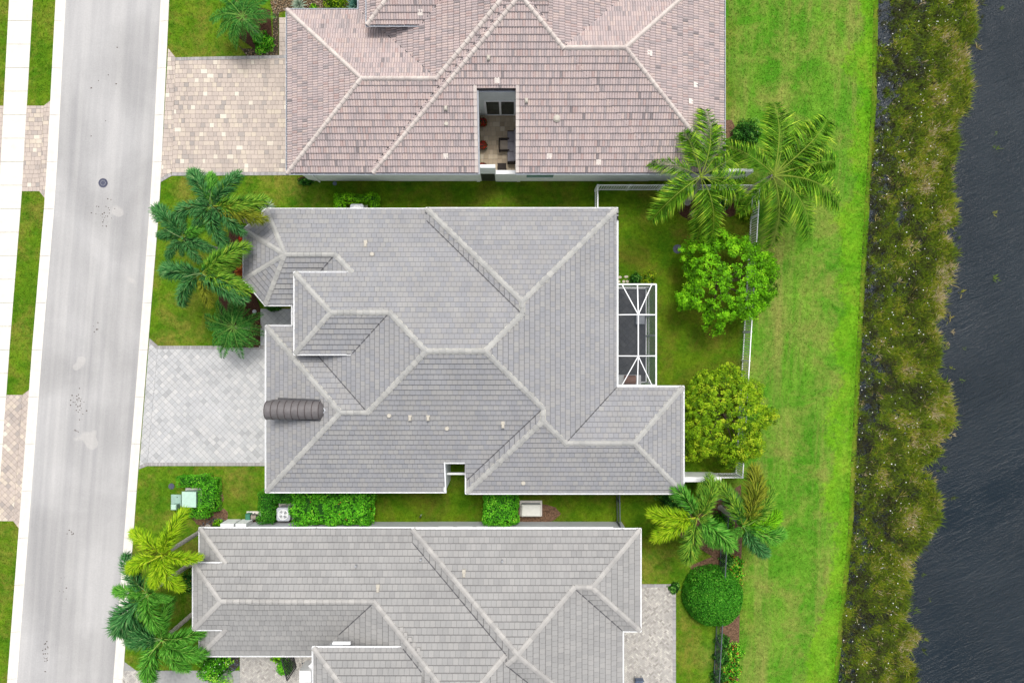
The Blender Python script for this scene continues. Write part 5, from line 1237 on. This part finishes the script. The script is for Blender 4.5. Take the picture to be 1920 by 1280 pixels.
def hedge(label, boxes, dens, leaf, mat, seed, name='hedge', bump=.10, flowers=None):
    """clipped hedge of one or more boxes (px0,px1,py0,py1,height)"""
    rs = np.random.default_rng(seed); b0 = boxes[0]; ctr = G((b0[0]+b0[1])/2, (b0[2]+b0[3])/2); t = thing(name, label, 'hedge', (*ctr, 0)); P = []; Nn = []; core = MB()
    bx = []
    for i, (a, b, c, d, h) in enumerate(boxes):
        x0, y1 = G(a, c, h); x1, y0 = G(b, d, h); bx.append((x0, x1, y0, y1, h)); core.box(x0+.14, x1-.14, y0+.14, y1-.14, .0, h-.16-.004*i, .22, .1)
    for x0, x1, y0, y1, h in bx:
        for (ax, n_) in (('t', (x1-x0)*(y1-y0)), ('x', 2*(y1-y0)*h), ('y', 2*(x1-x0)*h)):
            n = int(n_*dens); u = rs.random(n); v = rs.random(n); sg = rs.choice([-1, 1], n)
            if ax == 't': p = np.stack([x0+(x1-x0)*u, y0+(y1-y0)*v, np.full(n, h)], 1); q = np.tile([0, 0, 1.], (n, 1))
            elif ax == 'x': p = np.stack([np.where(sg > 0, x1, x0), y0+(y1-y0)*u, h*(.05+.95*v)], 1); q = np.stack([sg*1., sg*0., sg*0.+.3], 1)
            else: p = np.stack([x0+(x1-x0)*u, np.where(sg > 0, y1, y0), h*(.05+.95*v)], 1); q = np.stack([sg*0., sg*1., sg*0.+.3], 1)
            # rounded rim
            e = np.minimum.reduce([p[:, 0]-x0, x1-p[:, 0], p[:, 1]-y0, y1-p[:, 1]])
            if ax == 't': p[:, 2] -= .14*np.clip(1-e/.22, 0, 1)**2
            # stay out of the sibling boxes
            keep = np.ones(n, bool)
            for o in bx:
                if o[0] != x0 or o[2] != y0: keep &= ~((p[:, 0] > o[0]+.06) & (p[:, 0] < o[1]-.06) & (p[:, 1] > o[2]+.06) & (p[:, 1] < o[3]-.06) & (p[:, 2] < o[4]-.04))
            P.append(p[keep]); Nn.append(q[keep])
    P = np.concatenate(P); Nn = np.concatenate(Nn); w_ = (vnoise(P[:, 0]+P[:, 2], P[:, 1], 2.6)-.5); P = P + Nn*(w_*bump*2 + rs.normal(0, .025, len(P)))[:, None]
    V, F = leaf_arrays(P, Nn, leaf, rs, .55, .6); T = np.clip(rs.normal(.5, .18, len(P)) + w_*.5, 0, 1)
    core.build('twigs', M['leaf_dark'], t); np_obj('foliage', V, F, T, mat, t)
    if flowers:
        fm, fn, fs = flowers; i = rs.integers(0, len(P), fn); V, F = leaf_arrays(P[i]+Nn[i]*.05, Nn[i], fs, rs, .3, .9); np_obj('flowers', V, F, rs.random(fn), fm, t)
hedge('curved bright hedge around the transformer box', [(330, 388, 893, 914, .95), (370, 404, 900, 960, .95), (332, 388, 955, 971, .85)], 420, .075, M['leaf_hedge'], 21)
hedge('small curved hedge around air conditioner above the grey roof', [(628, 707, 363, 377, .95), (627, 643, 368, 391, .9), (694, 708, 368, 391, .9)], 420, .085, M['leaf_lime'], 22)
hedge('dark clipped hedge beside the air conditioner at the house corner', [(482, 512, 926, 983, 1.1), (505, 552, 920, 945, 1.1)], 420, .075, M['leaf_round'], 23)
hedge('long leafy hedge with lumpy top along the bottom house wall', [(546, 694, 922, 984, 1.3)], 300, .13, M['leaf_hedge'], 24, bump=.26, flowers=(M['orange'], 26, .09))
hedge('square clipped hedge beside the beige generator', [(907, 970, 924, 984, 1.45)], 420, .10, M['leaf_hedge'], 25, bump=.12)
shrub('dark green shrub standing right of the pink roof', 1403, 250, 1.0, 1.2, 1400, .11, M['leaf_dark'], flowers=(M['whitef'], 3, .12), lump=.6)
shrub('white flowered shrub below the curved coconut trunk', 1352, 372, .75, .7, 1100, .09, M['leaf_dark'], flowers=(M['whitef'], 60, .06), lump=.5)
shrub('pale variegated shrub beside the long white fence', 1399, 396, .55, .7, 500, .12, M['leaf_yel'], lump=.6)
shrub('lime green shrub between palms and the bay roof', 440, 411, .62, .8, 700, .10, M['leaf_lime'], lump=.5)
shrub('white flowered shrub at the bottom house front corner', 398, 1254, 1.15, .9, 1900, .10, M['leaf_hedge'], flowers=(M['whitef'], 90, .06), lump=.7)
shrub('yellow flowered shrub by the bottom house left wall', 352, 1092, .7, .6, 700, .09, M['leaf_dark'], flowers=(M['yellowf'], 60, .07), lump=.7)
shrub('dark evergreen shrub beside the black entry gate', 531, 1253, .5, .9, 900, .09, M['leaf_hedge'], lump=.3)
shrub('lime sprig plant below the bottom house gutter', 518, 1233, .38, .4, 260, .12, M['leaf_lime'], lump=.8)
shrub('dark leafy shrub under the olive foxtail palm', 1262, 937, .95, .8, 1300, .10, M['leaf_dark'], flowers=(M['yellowf'], 22, .06), lump=.6)
shrub('dark leafy shrub between the two back foxtail palms', 1352, 985, .9, .9, 1300, .10, M['leaf_hedge'], lump=.6)
shrub('small dark leafy plant at the patio brick corner', 1265, 1103, .38, .4, 320, .12, M['leaf_dark'], lump=.8)
shrub('yellow flowered plant by the porch corner stones', 1217, 522, .5, .35, 420, .08, M['leaf_yel'], flowers=(M['yellowf'], 40, .06), lump=.7)
shrub('dark green plant between flagstones and yellow flowers', 1192, 523, .42, .5, 420, .10, M['leaf_dark'], lump=.6)
shrub('bright green ground plant on the dark gravel patch', 409, 985, .4, .3, 320, .10, M['leaf_lime'], lump=.6)
shrub('yellow green mound shrub above the pink roof edge', 627, -3, .85, .8, 1100, .09, M['leaf_yel'], lump=.3)
shrub('small green tuft among the pebbles at top', 588, 14, .28, .3, 200, .09, M['leaf_lime'], lump=.6)
shrub('red leaved plant next to the bay roof gutter', 454, 450, .28, .6, 200, .12, M['red'], lump=.5)
shrub('red flowered plant in the dark mulch below the palms', 450, 508, .42, .5, 320, .11, M['orange'], lump=.7)
shrub('dark red plant in the mulch near the date palm', 452, 585, .4, .4, 260, .12, M['brom'], lump=.7)
shrub('dark red low plant right of the date palm', 478, 612, .35, .35, 220, .12, M['brom'], lump=.7)
shrub('green foundation shrub under the bay roof lower corner', 512, 577, .5, .5, 420, .10, M['leaf_dark'], ry=.25, lump=.4)
shrub('green groundcover mound inside the pebble edged bed', 492, 78, .72, .4, 900, .10, M['leaf_hedge'], lump=.5)
shrub('brown green mound shrub at the pink house corner', 573, 340, .5, .4, 420, .10, M['leaf_dark'], ry=.25, lump=.5)
for k, (px, py, r, lb) in enumerate(((1381, 1060, .55, 'upper'), (1383, 1082, .5, 'second'), (1379, 1225, .6, 'third'), (1375, 1255, .6, 'fourth'), (1371, 1285, .6, 'lowest'))):
    shrub('red flowered shrub on the bank side of dark fence, ' + lb + ' one', px, py, r, .6, 700, .09, M['leaf_hedge'], flowers=(M['orange'], 70, .08), lump=.6, group='flowering shrubs along the fence')
for k, (px, py, r, lb) in enumerate(((1364, 1052, .5, 'topmost'), (1356, 1205, .5, 'upper of the lower three'), (1353, 1235, .55, 'middle of the lower three'), (1350, 1270, .55, 'last of the lower three'))):
    shrub('green shrub on the house side of dark fence, ' + lb, px, py, r, .6, 800, .09, M['leaf_dark'], lump=.5, group='green shrubs along the fence')
def rosette(label, px, py, r, h, n, mat, wd=.05):
    x, y = G(px, py, h*.5); t = thing('agave', label, 'plant', (x, y, 0)); rs = np.random.default_rng(int(px)); V = []; F = []; T = []
    for k in range(n):
        a = k*2.39996; el = .15 + 1.2*(1-k/n)*rs.uniform(.8, 1.1) if False else .15 + 1.25*k/n; L = r*rs.uniform(.85, 1.1); d = np.array([math.cos(a)*math.cos(el), math.sin(a)*math.cos(el), math.sin(el)]); s_ = np.array([-math.sin(a), math.cos(a), 0])*wd*r
        b = np.array([x, y, .08]); m_ = b + d*L*.5 + (0, 0, .04); e = b + d*L*np.array([1, 1, .85]); i = len(V); V += [b - s_*.6, b + s_*.6, m_ + s_, m_ - s_, e + s_*.1, e - s_*.1]; F += [(i, i+1, i+2, i+3), (i+3, i+2, i+4, i+5)]; tt = np.clip(rs.normal(.55, .22), 0, 1); T += [tt, min(1, tt+.1)]
    np_obj('leaves', np.array(V), np.array(F), np.array(T), mat, t); st = MB(); st.lathe([(.10, .02), (.09, .14), (.03, .2)], x, y, 10); st.build('stem', M['bark'], t)
rosette('silvery agave at the upper left corner of grey roof', 500, 386, .62, .5, 60, M['agave'])
rosette('silvery agave by the top edge left of the yellow green mound', 560, 8, .60, .5, 60, M['agave'])
rosette('blue green agave by the top edge near the raised pink gable', 668, 9, .70, .5, 46, M['agave_blue'], .09)
rosette('pale small agave in the mulch under the curved coconut trunk', 1298, 401, .26, .3, 36, M['agave'])
rosette('upper pinkish bromeliad in the pebble edged bed', 490, 41, .30, .4, 26, M['brom'], .08)
rosette('lower pinkish bromeliad in the pebble edged bed', 491, 62, .26, .4, 26, M['brom'], .08)

# ------------------------------------------------------------------ reeds, turf blades, litter
reed_r = line([(-420, 1850), (0, 1837), (60, 1843), (90, 1822), (150, 1833), (200, 1828), (225, 1803), (260, 1812), (300, 1799), (330, 1793), (360, 1799), (415, 1806), (432, 1776), (470, 1803), (525, 1798), (552, 1776), (590, 1782), (602, 1763), (640, 1774), (680, 1772), (705, 1758), (716, 1786), (780, 1801), (815, 1788), (832, 1762), (850, 1777), (880, 1738), (920, 1765), (975, 1778), (1020, 1743), (1065, 1713), (1120, 1715), (1170, 1704), (1200, 1735), (1235, 1705), (1262, 1728), (1280, 1726), (1700, 1690)])
rs = np.random.default_rng(5); nC = 24000; BL = 12
py = rs.uniform(-190, 1470, nC); b_ = np.array([bank(v) for v in py]); e_ = np.array([reed_r(v) for v in py]); k = rs.random(nC)**.9
k[-360:] = 1 + rs.exponential(.13, 360); px = b_ - 5 + (e_ - b_ - 3)*k; X = (px-960)/PX; Y = (640-py)/PX
lo_n = vnoise(X*1.1, Y*.8, .75); hi_n = vnoise(X, Y, 2.3); streak = vnoise(X*.9 - Y*.5, X*.5 + Y*.9, 1.4)
den = np.clip(.56 + 1.0*k + (lo_n-.5)*1.6 + (hi_n-.5)*.9, .10, 1); den = np.where(k > 1, np.clip((vnoise(X, Y, .8)-.5)*2.5, 0, .6), den)
kp = rs.random(nC) < den; X, Y, k, lo_n, hi_n, streak = (v[kp] for v in (X, Y, k, lo_n, hi_n, streak)); nC = len(X); kc = np.minimum(k, 1)
gold_ = np.clip((vnoise(X*1.3, Y*.35, .8)-.5)*3.5, 0, 1)*np.clip((kc-.45)*4, 0, 1)*np.clip((.98-kc)*6, .25, 1)
ct = .17 + .38*kc + (lo_n-.5)*.34 + (streak-.5)*.62 + (hi_n-.5)*.35 + rs.normal(0, .15, nC) + gold_*.16
ct = np.where(rs.random(nC) < .10*(1-kc*.6), rs.uniform(0, .14, nC), ct); ct = np.where(rs.random(nC) < .02, rs.uniform(.78, .97, nC), ct)
cl = rs.uniform(.45, 1.15, nC)*(.55 + .65*kc); ca = R(25) + (vnoise(X, Y, .3)-.5)*1.6
Xb = np.repeat(X, BL) + rs.normal(0, .055, nC*BL); Yb = np.repeat(Y, BL) + rs.normal(0, .055, nC*BL); n = nC*BL
az = np.where(rs.random(n) < .55, np.repeat(ca, BL) + rs.normal(0, .5, n), rs.uniform(0, 6.283, n)); ln = np.clip(rs.normal(.85, .38, n), .05, 1.45); L = np.repeat(cl*np.where(k > 1, .6, 1), BL)*rs.uniform(.28, .62, n)
D = np.stack([np.cos(az)*np.sin(ln), np.sin(az)*np.sin(ln), np.cos(ln)], 1); Sd = np.stack([-np.sin(az), np.cos(az), np.zeros(n)], 1)*rs.uniform(.009, .020, n)[:, None]
B = np.stack([Xb, Yb, np.where(np.repeat(k, BL) < .03, -.15, -.45)], 1); Mi = B + D*L[:, None]*.55; Ti = B + D*L[:, None]*np.array([1.1, 1.1, .75])
V = np.stack([B - Sd*.8, B + Sd*.8, Mi + Sd, Mi - Sd, Ti], 1).reshape(-1, 3); i5 = np.arange(n)*5
F = np.concatenate([np.stack([i5, i5+1, i5+2], 1), np.stack([i5, i5+2, i5+3], 1), np.stack([i5+3, i5+2, i5+4], 1)])
tt = np.clip(np.repeat(ct, BL) + rs.normal(0, .07, n), 0, .97)
tag(np_obj('reed_bed', V, F, np.concatenate([tt, tt, np.minimum(1, tt+.04)]), M['reed'], kind='stuff'), 'olive and brown reed bed along the lake edge')
nW = 330; py = rs.uniform(-20, 1300, nW); kk_ = rs.uniform(.05, .8, nW); px = np.array([bank(v) + (reed_r(v)-bank(v))*q for v, q in zip(py, kk_)]); P = np.stack([(px-960)/PX, (640-py)/PX, rs.uniform(-.15, .2, nW)], 1)
V, F = leaf_arrays(P, np.tile([0, 0, 1.], (nW, 1)), .07, rs, .3, .9); tag(np_obj('marsh_blossoms', V, F, rs.random(nW), M['whitef'], kind='stuff'), 'tiny pale blossoms dotted over the reed bed')
# dead mat under the reeds near the bank
# turf blades
nT = 420000; X = rs.uniform(-33.5, 24.5, nT); Y = rs.uniform(-22.5, 22.5, nT); px = X*PX+960; py = 640-Y*PX
def arr(f): tb = np.array([f(v) for v in range(-50, 1331)]); return np.interp(py, np.arange(-50, 1331), tb)
ok = ((px > arr(kerb_r)+1.5) & (px < arr(bank)+3)) | ((px < arr(kerb_l)-1.5) & (px > arr(walk_r)+1.5)) | (px < arr(walk_l)-1.5)
P2 = np.stack([X, Y], 1)
for poly in NOGRASS: ok &= ~inside(P2, poly)
X, Y = X[ok], Y[ok]; n = len(X); az = rs.uniform(0, 6.283, n); L = rs.uniform(.05, .10, n); w_ = rs.uniform(.012, .028, n); ln = rs.uniform(.2, 1.3, n)
edge = (X*PX+960) > np.interp(640-Y*PX, np.arange(-50, 1331), [bank(v) for v in range(-50, 1331)]) - 7
L = np.where(edge, L*2.2, L)
B = np.stack([X, Y, np.full(n, .03)], 1); D = np.stack([np.cos(az)*np.sin(ln), np.sin(az)*np.sin(ln), np.cos(ln)], 1)*L[:, None]; Sd = np.stack([-np.sin(az), np.cos(az), np.zeros(n)], 1)*w_[:, None]
V = np.stack([B - Sd, B + Sd, B + D], 1).reshape(-1, 3); F = np.arange(3*n).reshape(-1, 3)
go = np_obj('grass', V, F, np.clip(rs.normal(.55, .25, n), 0, 1), M['lawn'], kind='stuff'); tag(go, 'short mown grass blades over all the lawns'); set_zone(go.data, np.repeat(zones(X, Y), 3, 0))
# fallen leaves and specks on the road
mb = MB()
for cx, cy, sx, sy, n in ((193, 405, 16, 24, 26), (176, 620, 10, 30, 5), (146, 755, 12, 26, 30), (143, 808, 4, 3, 6), (135, 1000, 10, 5, 8), (85, 1225, 8, 26, 22), (120, 1110, 16, 40, 6), (190, 150, 50, 120, 8)):
    for _ in range(n):
        x, y = G(rnd.gauss(cx, sx*.5), rnd.gauss(cy, sy*.5)); a = rnd.uniform(0, 6.28); r_ = rnd.uniform(.02, .055)
        mb.prism([(x + r_*math.cos(a+k*1.2566)*(1 if k % 2 else .6), y + r_*math.sin(a+k*1.2566)*.8) for k in range(5)], -.018, -.008, .5)
tag(mb.build('leaf_litter', M['litter'], kind='stuff'), 'dark fallen leaf specks scattered on the road')
